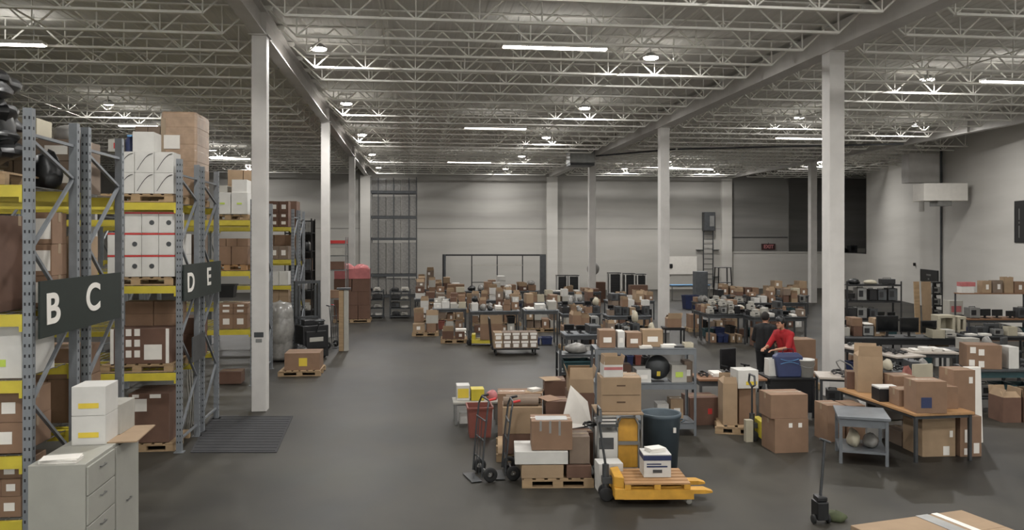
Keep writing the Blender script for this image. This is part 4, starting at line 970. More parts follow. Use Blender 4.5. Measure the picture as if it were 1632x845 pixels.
# black high stool frame
D = 41; x, y = W(1152, D); o = empty('tall_cart_frame', (x, y, 0), 'black open tubular frame rising before the far pilaster', 'frame')
b = MB(); w, h = .62, 1.95
for sx in (-1, 1):
    for sy in (-1, 1): b.bar((sx*w/2*1.25, sy*.35, 0), (sx*w/2, sy*.25, h), .05)
b.build('leg', 'black', o)
for i, z in enumerate((.5, 1.2, h)): MB().box(-w/2*1.1, -.3, z-.03, w/2*1.1, .3, z).build('shelf_plate' if i < 2 else 'top_ring', 'black', o)
for px, col, s, D in ((1162, 'blue', 'dark blue box on the back tool benches', 33.), (1180, 'black', 'black case behind the yellow green can', 33.5)): pass
# ================================================================ RIGHT WALL
def rw(t, u=.0):            # point along the right wall from near corner WB_ towards far WA; u = off the wall
    p = Vector(WB_).lerp(Vector(WA), t); d = (Vector(WA)-Vector(WB_)).normalized(); n = Vector((-d.y, d.x)); return p + n*u
wa = math.atan2(WA[1]-WB_[1], WA[0]-WB_[0])
def rwpx(px):              # parameter t of the wall point in column px
    lo, hi = -.9, 1.0
    for _ in range(40):
        m = (lo+hi)/2; p = rw(m)
        if scr((p.x, p.y, 0))[0] > px: lo = m
        else: hi = m
    return (lo+hi)/2
wc = math.atan2(WC_[1]-WB_[1], WC_[0]-WB_[0])
def onwall(px, u=0): return rw(rwpx(px), u)
def wbox(px0, px1, py0, py1, t, m, name, label, cat, kind=None, bevel=.01):
    a, c = onwall(px0), onwall(px1); mid = (a+c)/2; L = (a-c).length; D = mid.x*SA+mid.y*CA
    z1, z0 = zat(py0, D), zat(py1, D); o = MB().box(-L/2, 0, 0, L/2, t, z1-z0).build(name, m, loc=(mid.x, mid.y, z0), rz=wa, bevel=bevel)
    return tag(o, label, cat) if label else o
p = onwall(1496, 0); Dd = p.x*SA+p.y*CA-.8; p = onwall(1536, 0); De = p.x*SA+p.y*CA-1.1
def dbox(px0, px1, py0, py1, D_, dep, m, name, label, cat):
    s = D_/FPX; w = (px1-px0)*s; x, y = W((px0+px1)/2, D_+dep/2); z0, z1 = zat(py1, D_), zat(py0, D_)
    return tag(MB().box(-w/2, -dep/2, 0, w/2, dep/2, min(z1, ZB-.02)-z0).build(name, m, loc=(x, y, z0), rz=-YAW, bevel=.01), label, cat)
dbox(1442, 1491, 200, 291, Dd, .7, 'paint', 'air_duct', 'tall square white duct rising to the roof at the side wall', 'duct')
o = dbox(1463, 1533, 292, 320, De, 1.0, 'paper', 'duct_outlet_box', 'wide white outlet box under the tall square duct', 'duct')
MB().box(-.3, -.4, -.22, .3, .3, -.001).build('outlet_grille', 'galv', o)
p = onwall(1502, .06); b = MB(); b.tube((0, 0, .8), (0, 0, ZD-.3), .05, n=10); o = b.build('wall_pipe', 'darksteel', loc=(p.x, p.y, 0)); tag(o, 'thin dark vertical pipe on the side wall beside duct', 'pipe')
p = onwall(1500, .05); b = MB(); b.tube((0, 0, 4.7), (0, 0, ZD-.01), .12, n=10); o = b.build('wall_pipe', 'wallr', loc=(p.x-.35, p.y+.9, 0)); tag(o, 'thick white pipe running up to the roof behind the duct', 'pipe')
o = wbox(1618, 1634, 320, 387, .04, 'black', 'wall_banner', 'narrow black vertical banner with pale writing high on the side wall', 'sign')
b = MB(); hb = zat(320, 30)-zat(387, 30)
for k, (u0, u1) in enumerate(((.12, .42), (.47, .52), (.56, .84))): b.box(-.05, .0405, hb*u0, .03, .044, hb*u1)
b.build('pale_lettering', 'galv', o)
o = wbox(1468, 1496, 430, 450, .05, 'black', 'shop_sign', 'small black sign board with pale lettering above the tan panels', 'sign')
b = MB(); b.box(-.3, .0505, .32, .3, .054, .4); b.box(-.1, .0505, .12, .1, .054, .2); b.build('pale_lettering', 'galv', o)
p = onwall(1459, .02); o = MB().box(-.06, 0, 0, .06, .08, .16).build('wall_switch', 'black', loc=(p.x, p.y, zat(424, p.x*SA+p.y*CA)), rz=wa); tag(o, 'tiny black switch box on the side wall over leaning panels', 'switch')
for i, (px0, px1, m) in enumerate(((1459, 1468, 'wood'), (1471, 1487, 'card2'))):
    D = 27.5; w = (px1-px0)*D/FPX; x, y = W((px0+px1)/2, D); o = MB().box(-w/2, -.02, 0, w/2, .02, zat(449, D)).build('plywood_sheet', m, loc=(x, y, 0), bevel=.004); o.rotation_euler.x = -.06
    tag(o, ('narrow', 'wide')[i]+' tan wooden panel leaning upright near the side wall', 'panel')
D = 28.2; x, y = W(1489, D); o = shelving(x, y, 0, .36, .4, (.3, .7, 1.1, 1.5, 1.9), 'narrow black rack of small parts right of the tan panels', 'black')
for z in (.3, .7, 1.1, 1.5): item('drill', x, y, z, .28, .3, .22, 0, f'grey unit in the narrow black parts rack, {nth(int((z-.3)/.4+.5))} from bottom', 'units in the narrow parts rack', col='galv')
# ---- roof mounted unit near third right pillar
D = 40.2; x, y = W(925, D); z = zat(265, D); o = empty('unit_heater', (x, y, z), 'grey box heater hung from the roof before the slim pillar', 'heater')
MB().box(-.62, -.5, .12, .62, .5, .82).build('housing', 'galv', o, bevel=.02); MB().box(-.6, -.49, 0, .6, .49, .12).build('louvre', 'darksteel', o)
for s in (-1, 1): MB().tube((s*.5, 0, .82), (s*.5, 0, ZD-z+.03), .012, n=6).build('hanger_rod', 'galv', o)
o.name = 'hanging_unit_heater'
p0, p1 = Vector((*W(1080, 36), ZB-.06)), Vector((*W(1440, 34.), ZB-.06))
b = MB(); b.tube((0, 0, 0), p1-p0, .04, n=8); o = b.build('ceiling_pipe', 'darksteel', loc=p0); tag(o, 'long dark sprinkler pipe crossing beneath the roof joists', 'pipe')
p0, p1 = Vector((*W(950, 39), ZB-.06)), p0
b = MB(); b.tube((0, 0, 0), p1-p0-Vector((.1, 0, 0)), .04, n=8); o = b.build('ceiling_pipe', 'darksteel', loc=p0); tag(o, 'dark sprinkler pipe from the hung heater to the slim pillar', 'pipe')

# ================================================================ CENTRE FRONT: carton heap, carts, pallet jack
G = 'cartons in the heap by the hand trucks'
x, y = W(885, 11.62); pallet(x, y, -.1, .98, 1.05, 'pale pallet under the front of the carton heap')
cr = -.1
pc(829, 897, 742, 763, .132, .5, 'card2', 'low tan carton on the front pallet beneath the white slab', D=11.1, group=G, rz=cr)
pc(900, 940, 744, 763, .132, .5, 'card3', 'low dark carton at the end of the front pallet', D=11.12, group=G, rz=cr)
pc(818, 904, 721, 741, .322, .62, 'white', 'wide flat white slab carton under the taped brown carton', D=11.1, group=G, rz=cr, tape=False)
o = pc(845, 911, 673, 719, .502, .45, 'card', 'brown carton with silvery tape streaks on the white slab', D=11.15, group=G, rz=cr)
for i in range(3): MB().box(-.17+.13*i, -.229, .26-.03*i, -.14+.13*i, -.2255, .4).build('tape_strip', 'galv', o)
MB().box(-.22, -.16, .397, .22, .1, .4).build('tape_patch', 'galv', o)
for o_ in []: pass
pc(905, 938, 698, 741, .302, .4, 'card4', 'faded upright carton right of the silvery taped one', D=11.2, group=G, rz=cr)
x, y = W(846, 12.95); pallet(x, y, -.1, 1.1, 1.1, 'pallet hidden beneath the back of the carton heap')
pc(800, 855, 690, 722, .132, .55, 'card3', 'dark carton beneath the big light carton in the heap', D=12.35, group=G, rz=cr)
pc(858, 905, 690, 722, .132, .5, 'card', 'brown carton beneath the upright one in the heap', D=12.4, group=G, rz=cr)
HB = (722-690)*12.35/FPX+.132
pc(800, 864, 648, 690, HB+.003, .5, 'card2', 'big light tan carton with paper tubes on top', D=12.35, group=G, rz=cr, open_=False)
HB2 = HB+.003+42*12.35/FPX
for i in range(2):
    x, y = W(830+i*4, 12.48+.18*i); o = MB().tube((-.27, 0, .07), (.27, 0, .07), .07, n=16).build('paper_tube', 'card4', loc=(x, y, HB2), rz=cr+.05*i); tag(o, ('front', 'back')[i]+' rolled paper tube lying on the big light carton', 'tube', 'paper tubes on the big light carton')
pc(868, 904, 640, 690, HB2*0+(722-690)*12.4/FPX+.135, .42, 'card3', 'upright dark carton between light carton and foam sheet', D=12.4, group=G, rz=cr)
pc(792, 864, 598, 668, .002, .5, 'card', 'tall brown carton standing behind the paper tubes', D=13.9, group=G, rz=cr)
h0 = (668-598)*13.9/FPX
carton(*W(828, 14.15), .002, .01, .01, .01, label='x') if False else None
pc(866, 900, 602, 690, .002, .5, 'card3', 'tall dark carton beside the tall brown one in the heap', D=14.0, group=G, rz=cr)
pc(902, 945, 612, 700, .002, .55, 'card3', 'dark tall carton with open tan cartons on top', D=13.2, group=G, rz=cr)
hz = 88*13.2/FPX+.002
pc(904, 944, 590, 612, hz, .5, 'card2', 'open tan carton with raised flaps at the heap top', D=13.2, group=G, rz=cr, open_=True)
x, y = W(934, 12.6); item('bag', x, y, .002, .5, .5, .55, 0, 'black film heap on the floor behind the foam sheet', G, col='blackfilm')
# bent white foam sheet
x, y = W(918, 11.95); b = MB()
b.add([(-.2, 0, 0), (.24, .02, .05), (.2, .12, .38), (-.05, .14, .62), (-.2, .05, .1)], [(0, 1, 2, 3, 4)]); b.add([(-.2, .03, 0), (.24, .05, .05), (.2, .15, .38), (-.05, .17, .62), (-.2, .08, .1)], [(4, 3, 2, 1, 0)])
for i in range(5):
    A = [(-.2, 0, 0), (.24, .02, .05), (.2, .12, .38), (-.05, .14, .62), (-.2, .05, .1)]; p, q = A[i], A[(i+1) % 5]; b.add([p, q, (q[0], q[1]+.03, q[2]), (p[0], p[1]+.03, p[2])], [(3, 2, 1, 0)])
tag(b.build('foam_sheet', 'paper', loc=(x, y, .6)), 'bent white sheet leaning upright right of the carton heap', 'sheet')
pc(903, 943, 670, 722, .302-.17, .3, 'card3', 'dark carton supporting the bent white sheet', D=11.72, group=G)
x, y = W(766, 11.6); handtruck(x, y, -1.35, 'dark hand truck at the outer corner of the carton heap', 1.12)
x, y = W(808, 11.7); handtruck(x, y, -1.57, 'second dark hand truck standing against the front pallet', 1.08)
x, y = W(764, 14.1); item('bin', x, y, 0, .42, .45, .52, 0, 'red brown tub on the floor beyond the hand trucks', None, col='redbrown')
x, y = W(758, 15.1); o = table(x, y, 0, .85, .5, .42, 'low cart bench with yellow cases beyond the red brown tub', 'offwhite', 'galv', skirt=.03)
pc(727, 748, 616, 640, .422, .3, 'white', 'cream carton with yellow front at the bench end', D=14.95, lab=((0, .05, .2, .17, 'ylabel'),))
pc(750, 771, 622, 640, .422, .3, 'yellow', 'yellow case with dark edge on the low bench', D=14.95, name='tool_case', cat='case', tape=False)
x, y = W(784, 15.1); item('bag', x, y, .42, .24, .3, .17, 0, 'pinkish red bag on the low bench by the case', None, col='pink')
pc(732, 747, 645, 662, .0, .25, 'white', 'small white tub under the low bench', D=14.95, name='storage_tub', cat='tub', tape=False)
def sheetpiece(px, D_, z, w, l, ang, rz, m, label, bend=.25):
    x, y = W(px, D_); b = MB(); t = .006; ca_, sb = math.cos(ang), math.sin(ang)
    for k in range(3):
        u0, u1 = l*k/3, l*(k+1)/3; f = lambda u: (u*ca_, u*sb - bend*u*u)
        (x0_, z0_), (x1_, z1_) = f(u0), f(u1); b.add([(-w/2, x0_, z0_), (w/2, x0_, z0_), (w/2, x1_, z1_), (-w/2, x1_, z1_), (-w/2, x0_, z0_+t), (w/2, x0_, z0_+t), (w/2, x1_, z1_+t), (-w/2, x1_, z1_+t)], [(0,3,2,1),(4,5,6,7),(0,1,5,4),(1,2,6,5),(2,3,7,6),(3,0,4,7)])
    return tag(b.build('cardboard_sheet', m, loc=(x, y, z), rz=rz), label, 'sheet', 'cardboard scraps on the carton heap')
sheetpiece(882, 14.0, .954, .3, .34, .12, .2, 'card2', 'bent tan cardboard scrap on the tall dark carton')
sheetpiece(850, 13.95, .752, .3, .34, .1, -.3, 'card2', 'bent tan cardboard scrap lying on the tall brown heap carton')
item('papers', *W(852, 14.1), .76, .22, .2, .05, .4, 'crumpled white paper on the tall brown heap carton', None)
sheetpiece(884, 12.45, .922, .28, .3, .15, .5, 'card', 'brown cardboard flap piece on the upright dark carton')
item('bundle', *W(940, 11.75), .69, .22, .22, .05, 0, 'black cable coil beside the bent white sheet', None)
# service cart with cartons
D = 11.2; cx0, cy0 = W(983, D+.33); cw = 75*D/FPX
o = empty('service_cart', (cx0, cy0, 0), 'tall service cart with cardboard top loaded with cartons, beside grey bin', 'cart', None, -.1)
for sx in (-1, 1):
    for sy in (-1, 1): MB().tube((sx*(cw/2-.02), sy*.3, .1), (sx*(cw/2-.02), sy*.3, .99), .016).build('post', 'galv', o); wheel(o, sx*(cw/2-.05), sy*.27, .05, .05, .03, 'rubber', 'x', 'caster')
for z in (.13, .99): MB().box(-cw/2, -.32, z-.02, cw/2, .32, z).build('shelf_board', 'darksteel' if z < .5 else 'card2', o)
b = MB(); b.bar((-cw/2+.02, -.3, .83), (-.02, -.3, .83), .02); b.box(-cw/2+.02, -.3, .80, -.02, .28, .815); b.build('half_shelf', 'darksteel', o)
def oncart(u, v): return (cx0+u*math.cos(-.1)-v*math.sin(-.1), cy0+u*math.sin(-.1)+v*math.cos(-.1))
for i in range(3): item('binder', *oncart(-.16, -.08), .816+.047*i, .24, .34, .045, -.1+.02*i, ('lowest', 'middle', 'top')[i]+' black ring binder of the flat stack in the service cart', 'ring binders in the service cart')
carton(*oncart(-.16, -.05), .132, .27, .4, .58, -.1, 'white', tape=False, lab=((-.02, .35, .2, .16, 'darksteel'),), label='tall white carton with dark print inside the service cart')
o = empty('yellow_hand_truck', (*oncart(.14, -.1), .132), 'yellow steel hand truck with hooped frame inside the service cart', 'hand truck', None, -.1)
b = MB(); b.prism([(-.15, 0), (.15, 0), (.13, .05), (-.13, .05)], .05, .74); b.build('back_panel', 'jack', o, bevel=.015)
b = MB(); b.path([(-.15, -.01, .02), (-.15, -.01, .66), (-.1, -.01, .76), (.1, -.01, .76), (.15, -.01, .66), (.15, -.01, .02)], .014); b.box(-.16, -.03, .38, .16, -.012, .43); b.box(-.15, -.08, .0, .15, .0, .012); b.build('hoop_frame', 'galv', o)
o = carton(*oncart(.03, .02), .992, .56, .45, .47, -.1, 'card2', label='big light tan double carton on top of the service cart')
MB().box(-.26, -.229, .225, .26, -.2255, .232).build('seam', 'inside', o)
for z in (.12, .35): MB().box(-.06, -.23, z, .06, -.2255, z+.02).build('hand_hole', 'inside', o)
carton(*oncart(-.08, -.02), 1.465, .27, .3, .17, -.05, 'white', tape=False, open_=True, lab=((0, .1, .26, .04, 'pink'),), label='white open carton with pink stripe at the very top')
pc(950, 990, 718, 764, .0, .28, 'white', 'white carton with dark blue swoosh before the service cart', D=10.9, tape=False); swoosh(THINGS[-1][0], .32, .3, .28)
# yellow pallet jack with skid
x, y = W(975, 10.62); palletjack(x, y, -.1, 'worn ochre pallet jack with forks pointing to the grey bin', L=1.16, h=1.0, lean=.15)
x, y = W(1040, 10.72); ca, sa_ = math.cos(-.1), math.sin(-.1)
o = empty('wooden_skid', (x, y, .203), 'short ochre stained wooden skid lying across the pallet jack forks', 'pallet', None, -.1)
b = MB()
for i in range(5): b.box(-.42, -.34+.142*i, .06, .42, -.23+.142*i, .08)
b.build('deck_boards', 'board', o)
for s in (-.38, 0, .38): MB().box(s-.04, -.34, 0, s+.04, .34, .06).build('stringer', 'jack', o)
o = pc(1022, 1066, 716, 752, .285, .32, 'white', 'white and blue paper carton on the wooden skid', D=10.62, rz=-.1, tape=False)
w_ = 44*10.62/FPX*.985; MB().box(-w_/2-.006, -.166, .22, w_/2+.006, .166, .285).build('lid', 'blue', o); MB().box(-w_/2-.004, -.164, .285, w_/2+.004, .164, .298).build('lid_top', 'white', o)
MB().box(-.06, -.166, .06, .06, -.1605, .1).build('printed_label', 'darksteel', o); b = MB(); b.box(-.14, -.164, .13, .13, -.1605, .15); b.box(-.14, -.164, .165, .05, -.1605, .18); b.build('printed_label', 'blue', o)
item('papers', *W(1044, 10.8), .585, .26, .2, .05, .2, 'crumpled white papers on top of the blue lidded carton', None)
# grey bin
x, y = W(1053, 12.0); o = empty('waste_bin', (x, y, 0), 'large round slate grey waste bin behind the pallet jack', 'bin')
MB().lathe([(0, 0), (.235, 0), (.285, .78), (.3, .79), (.3, .84), (.285, .845), (.272, .83), (.225, .02), (0, .02)], 36).build('bin_body', 'drum', o)
for s in (-1, 1): MB().path([(s*.29, -.06, .7), (s*.34, -.05, .72), (s*.34, .05, .72), (s*.29, .06, .7)], .014).build('handle', 'drum', o)
MB().box(.1, -.29, .6, .14, -.26, .67).build('white_tag', 'paper', o)
# steel shelving bench behind
D = 14.0; x, y = W(1024, D+.33); sw = 162*D/FPX
shelving(x, y, -.1, sw, .66, (.22, .9, 1.5), 'grey steel shelving bench behind the waste bin and tan cartons', 'benchgrey', lip=.1)
g = 'goods on the grey steel shelving bench'
def onsh(px, v=.3): return W(px, D+v)
SH = 'on the grey steel shelving bench'
for px, w, h, d, col, z, s, kw in ((966, .28, .3, .35, 'card', 1.503, 'brown carton at the top shelf corner', {}), (988, .12, .28, .3, 'white', 1.503, 'narrow white carton on the top shelf', {}), (1008, .26, .26, .35, 'card', 1.503, 'squat brown carton on the top shelf', {}),
        (1038, .36, .3, .25, 'card2', 1.503, 'long tan carton at the back of the top shelf', {}), (1023, .25, .22, .4, 'white', .903, 'white carton with paper on the middle shelf', {}), (1079, .26, .3, .35, 'offwhite', .903, 'cream carton with green label on the middle shelf', {}),
        (1094, .14, .36, .3, 'card4', .903, 'narrow faded carton at the middle shelf end', {}), (1054, .2, .3, .3, 'white', .223, 'white carton in the bottom shelf behind the bin', {}), (1076, .22, .38, .3, 'card2', .223, 'tan carton in the bottom shelf behind the bin', {}), (990, .3, .3, .3, 'card3', .903, 'dark carton behind the double carton, middle shelf', {})):
    cx_, cy_ = onsh(px, .36 if 'back' in s else .3); carton(cx_, cy_, z, w, d, h, -.1, col, label=s+' of the steel bench', group=g, lab=((0, h*.3, w*.5, h*.3, 'green' if 'green' in s else 'paper'),))
cx_, cy_ = onsh(1048, .3); o = empty('round_fan', (cx_, cy_, .9), 'dark round fan on the middle shelf of the steel bench', 'fan', None, -.1)
q = MB().lathe([(0, -.06), (.16, -.07), (.21, -.03), (.215, 0), (.21, .03), (.1, .08), (0, .09)], 24).build('fan_head', 'darksteel', o); q.location = (0, 0, .24); q.rotation_euler = (PI/2, 0, 0); MB().box(-.1, -.08, 0, .1, .08, .012).build('stand', 'black', o); MB().box(-.03, -.09, .1, .03, -.065, .18).build('hub_label', 'ylabel', o)
for px, k, w, h, c, s in ((1028, 'papers', .25, .04, None, 'white papers in front of the long tan carton'), (1064, 'papers', .3, .05, None, 'flat paper stack on the top shelf end'), (1082, 'board', .2, .03, 'black', 'flat black board on the top shelf end'), (1096, 'tray', .16, .08, 'cream', 'cream tray at the top shelf corner')):
    cx_, cy_ = onsh(px, .14 if px == 1028 else .25); item(k, cx_, cy_, 1.5, w, .2, h, -.1, s+' of the steel bench', g, col=c)
# black monitor cart left of it
x, y = W(918, 16.4); o = shelving(x, y, -.05, .75, .6, (.3, .75, 1.1), 'dark open cart with monitors and bags behind the dark tall carton', 'darksteel', 'equipment_cart', 'cart', H=1.2)
item('bag', x, y, 1.1, .5, .4, .2, 0, 'cloudy bag on top of the dark monitor cart', None); item('bin', x, y-.02, .75, .55, .45, .22, 0, 'teal tub inside the dark monitor cart', None, col='teal'); carton(x, y, .303, .6, .45, .35, 0, 'card3', label='dark carton at the bottom of the monitor cart')
# floor piece goods right of bench
pc(1091, 1140, 634, 678, 0, .5, 'card3', 'reddish brown carton alone on the floor right of the bench', lab=((.1, .2, .08, .1, 'red'),))
# ================================================================ PEOPLE and desks
desk = []
x, y = W(1160, 15.7); table(x, y, -.1, 1.3, .7, .75, 'dark topped desk with papers behind the white yellow label carton', 'brownboard', 'darksteel', skirt=.1)
x, y = W(1253, 15.75); o = table(x, y, -.1, .9, .75, .76, 'black desk with navy tote bag before the red shirted person', 'black', 'black', skirt=.12); MB().box(-.4, -.33, .1, .4, -.3, .64).build('modesty_panel', 'black', o)
x, y = W(1349, 15.75); table(x, y, -.35, 1.1, .75, .76, 'white topped desk with chrome lamp beside the big pillar', 'lighttop', 'darksteel', skirt=.04)
g = 'goods on the dark topped desk'; 
pile(*W(1152, 15.75), -.1, 1.0, .5, .75, 'on the dark topped desk', 41, 4, 1, 1, 'ppwbld', (.1, .18), g)
pile(*W(1352, 15.85), -.35, .7, .5, .76, 'on white topped desk', 44, 2, 1, 1, 'wp', (.1, .18), 'goods on the white topped desk')
x, y = W(1340, 15.6)
o = empty('desk_lamp', (x+.05, y-.1, .76), 'chrome curved arm desk lamp on the white topped desk', 'lamp'); MB().lathe([(0, 0), (.09, 0), (.085, .02), (.02, .03)], 20).build('base', 'black', o)
b = MB(); b.path([(0, 0, .02), (-.16, 0, .22), (-.2, 0, .3), (-.12, 0, .33), (.1, 0, .22), (.2, 0, .1)], .012); b.build('arm', 'galv', o); q = MB().lathe([(.02, .05), (.06, .0), (.065, -.01)], 16).build('lamp_head', 'galv', o); q.location = (.2, 0, .09)
# navy tote with pale blue mark
x, y = W(1255, 15.62); o = empty('tote_bag', (x, y, .76), 'navy tote bag with pale blue wave mark on the black desk', 'bag', None, -.1)
b = MB(); b.add([(-.22, -.13, 0), (.22, -.13, 0), (.22, .13, 0), (-.22, .13, 0), (-.27, -.1, .38), (.27, -.1, .38), (.27, .1, .38), (-.27, .1, .38), (-.2, -.06, .45), (.2, -.06, .45), (.2, .06, .45), (-.2, .06, .45)], [(0,3,2,1),(0,1,5,4),(1,2,6,5),(2,3,7,6),(3,0,4,7),(4,5,9,8),(5,6,10,9),(6,7,11,10),(7,4,8,11),(8,9,10,11)])
b.build('bag_body', 'blue', o, bevel=.02)
b = MB()
for k, zz in ((1, .345), (-1, .25)):
    pts = [(-.17+.034*i, -.12, zz+k*.0-.035*k*math.sin(PI*i/10)) for i in range(11)]
    for p, q in zip(pts, pts[1:]): b.bar(p, q, .006, .018, up=(0, 1, 0))
b.build('printed_wave', 'sky', o)
for s in (-.08, .08): MB().path([(s*2-.06*s/abs(s), -.03, .44), (s*1.2, -.03, .52), (-s*0, -.03, .53)], .008).build('strap', 'navycloth', o)
def bucket(px, D_, z, label, r=.15, h=.3, m='white'):
    x, y = W(px, D_); o = empty('plastic_bucket', (x, y, z), label, 'bucket'); MB().lathe([(0, 0), (r*.88, 0), (r, h*.93), (r*1.05, h*.93), (r*1.05, h), (r*.9, h), (r*.85, h*.7), (0, h*.7)], 24).build('bucket_body', m, o)
    b = MB(); b.path([(r*math.cos(t)*1.06, -abs(r*math.sin(t))*.9-.01, h*.85-.3*h*math.sin(t)) for t in [PI*i/8 for i in range(9)]], .004); b.build('handle', 'galv', o); return o
bucket(1283, 15.62, .76, 'cream white bucket on the desk between tote bag and pillar', .17, .33)
x, y = W(1228, 15.7); item('tray', x, y, .76, .16, .2, .33, 0, 'upright white foam block left of the navy tote bag', None, col='white')
chair(*W(1172, 17.6), .3, 'dark office chair behind the dark topped desk', 'black')
V3 = lambda *a: a
# red shirted person: leans towards the left, forearms forward
J = dict(pelvis=(0, .03, .95), chest=(0, -.1, 1.36), neck=(0, -.15, 1.5), head=(0, -.2, 1.62), shL=(.19, -.1, 1.39), shR=(-.19, -.1, 1.39),
         elL=(.25, -.26, 1.13), wrL=(.14, -.5, 1.1), elR=(-.25, -.28, 1.12), wrR=(-.14, -.52, 1.1),
         hipL=(.095, .03, .9), knL=(.11, -.02, .5), anL=(.12, .03, .09), hipR=(-.095, .03, .9), knR=(-.11, 0, .5), anR=(-.12, .06, .09))
x, y = W(1254, 17.2); person(x, y, -1.15, J, 'person in red shirt and dark cap leaning forward behind the black desk', 'shirt', 'navycloth', cap='black', sleeve=.5)
J = dict(pelvis=(0, .0, .96), chest=(0, -.04, 1.38), neck=(0, -.06, 1.51), head=(0, -.09, 1.63), shL=(.18, -.02, 1.41), shR=(-.18, -.02, 1.41),
         elL=(.25, -.06, 1.12), wrL=(.17, -.3, 1.02), elR=(-.25, .02, 1.12), wrR=(-.25, -.22, 1.0),
         hipL=(.095, .0, .91), knL=(.1, -.03, .5), anL=(.11, .03, .09), hipR=(-.095, .0, .91), knR=(-.1, 0, .5), anR=(-.11, .05, .09))
x, y = W(1219, 18.1); person(x, y, 2.6, J, 'person in black shirt seen from behind, standing beside the red shirt', 'blackcloth', 'blackcloth', sleeve=.45)
pc(1275, 1298, 560, 600, .0, .5, 'card', 'brown carton stack behind the cream bucket', D=16.9, zfit=True) if False else None
x, y = W(1274, 18.7); o = pallet(x, y, -.1, .8, .8, 'pallet under two brown cartons behind the cream bucket')
carton(x, y, .132, .6, .6, .55, -.1, 'card', label='lower brown carton on the pallet behind the cream bucket'); carton(x, y, .685, .55, .5, .42, -.05, 'card', label='upper brown carton on the pallet behind the cream bucket')
# pallet with tall cartons and small green jack
x, y = W(1172, 14.6); pallet(x, y, -.35, .72, 1.0, 'pale pallet carrying tall cartons before the dark topped desk')
pc(1148, 1171, 618, 684, .133, .5, 'card2', 'tall narrow tan carton on the pale pallet', D=14.25, rz=-.2, open_=True, group='cartons on the pale pallet')
pc(1173, 1200, 626, 684, .133, .35, 'card', 'brown carton beneath the white yellow label carton', D=14.3, rz=-.12, group='cartons on the pale pallet')
pc(1169, 1203, 596, 625, 58*14.3/FPX+.137, .36, 'white', 'white carton with bright yellow label on tall brown carton', D=14.25, lab=((.06, .06, .2, .06, 'ylabel'),), tape=False)
pc(1187, 1199, 655, 690, .0, .1, 'cream', 'short cream roll box standing before the pale pallet', D=13.6, tape=False)
x, y = W(1206, 13.72); palletjack(x, y, -.1, 'small yellow pallet jack beside the pale pallet', m='yellow', L=.62, h=.9)
pc(1222, 1279, 668, 722, 0, .5, 'card', 'lower brown carton with two white labels near the black desk', lab=((-.02, .4, .06, .07, 'paper'), (.14, .4, .06, .07, 'paper')))
pc(1217, 1279, 630, 668, 54*depth(722)/FPX+.003, .48, 'card', 'upper brown carton stacked near the black desk front', D=depth(722)+.01, rz=-.03)
for i, (a, c) in enumerate(((1307, 1337), (1340, 1369))): pc(a, c, 648, 706, 0, .45, 'card', ('left', 'right')[i]+' tall brown carton left of the grey steel side table', D=13.62)
# ================================================================ RIGHT: tables
def tableedge(pa, Da, pb, Db, wdt, h, **k):
    """table whose front edge runs from column pa at depth Da to column pb at depth Db"""
    a, c = Vector(W(pa, Da)), Vector(W(pb, Db)); d = c-a; L = d.length; d /= L; n = Vector((-d.y, d.x)); m = (a+c)/2+n*wdt/2; rz = math.atan2(d.y, d.x)
    return m, rz, L, table(m.x, m.y, rz, L, wdt, h, **k)
m1, r1, L1, _ = tableedge(1334, 14.45, 1458, 12.3, 1.0, .75, label='long tan board table running towards the viewer', top='board', leg='darksteel', skirt=.05)
def ontab(m, rz, u, v): return (m.x+u*math.cos(rz)-v*math.sin(rz), m.y+u*math.sin(rz)+v*math.cos(rz))
g = 'cartons on the long tan board table'
for u, v, w, d, h, col, kw, s in ((-.75, -.12, .4, .4, .62, 'card2', dict(open_=True), 'tall open tan carton on the far part of tan table'), (-1.02, -.2, .3, .26, .3, 'card3', {}, 'dark carton with pale top at the far tan table end'),
        (.05, -.3, .34, .3, .2, 'black', {}, 'black box with white lid on the tan table'), (.42, -.24, .3, .34, .26, 'card', {}, 'brown carton with pale top behind the blue label carton'),
        (.9, -.2, .46, .4, .48, 'card', dict(lab=((-.08, .08, .16, .16, 'blue'),)), 'brown carton with round dark blue label'), (.65, .22, .4, .36, .34, 'card', {}, 'brown carton at the back near end of tan table'),
        (-.35, .2, .36, .4, .34, 'card', {}, 'brown carton in the middle back of tan table')):
    px_, py_ = ontab(m1, r1, u, v); carton(px_, py_, .752, w, d, h, -.12 if u > -.5 else r1+1.2, col, label=s, group=g, tape=col != 'black', **kw)
item('board', *ontab(m1, r1, .05, -.3), .955, .34, .3, .03, -.12, 'white lid lying on the black box on tan table', None)
# near right cartons on floor
g = 'big cartons on the floor by the tan table'
pc(1452, 1508, 664, 728, 0, .55, 'card2', 'wide light brown carton with white labels, table front', rz=-.05, group=g, lab=((.12, .02, .1, .14, 'paper'), (.2, .3, .05, .1, 'paper')))
pc(1512, 1548, 664, 728, 0, .55, 'card', 'brown carton with three white labels on the floor', rz=-.05, group=g, lab=((-.05, .22, .1, .2, 'paper'), (-.06, .03, .1, .1, 'paper'), (.09, .05, .09, .16, 'paper')))
hh_ = 64*depth(728)/FPX+.004
pc(1480, 1505, 622, 664, hh_, .35, 'card3', 'dark brown carton with pale top on floor cartons', D=depth(728)+.06, group=g, rz=-.05)
pc(1507, 1543, 592, 664, hh_, .4, 'card', 'tall brown carton with small label, stacked highest', D=depth(728)+.05, group=g, rz=-.05, lab=((.1, .5, .06, .1, 'paper'),))
x, y = W(1552, 13.6); o = MB().box(-.13, -.05, 0, .13, .05, 1.25).build('foam_board', 'paper', loc=(x, y, 0), bevel=.01, rz=-.1); o.rotation_euler.x = -.05; tag(o, 'upright white foam board behind the tall labelled brown carton', 'board')
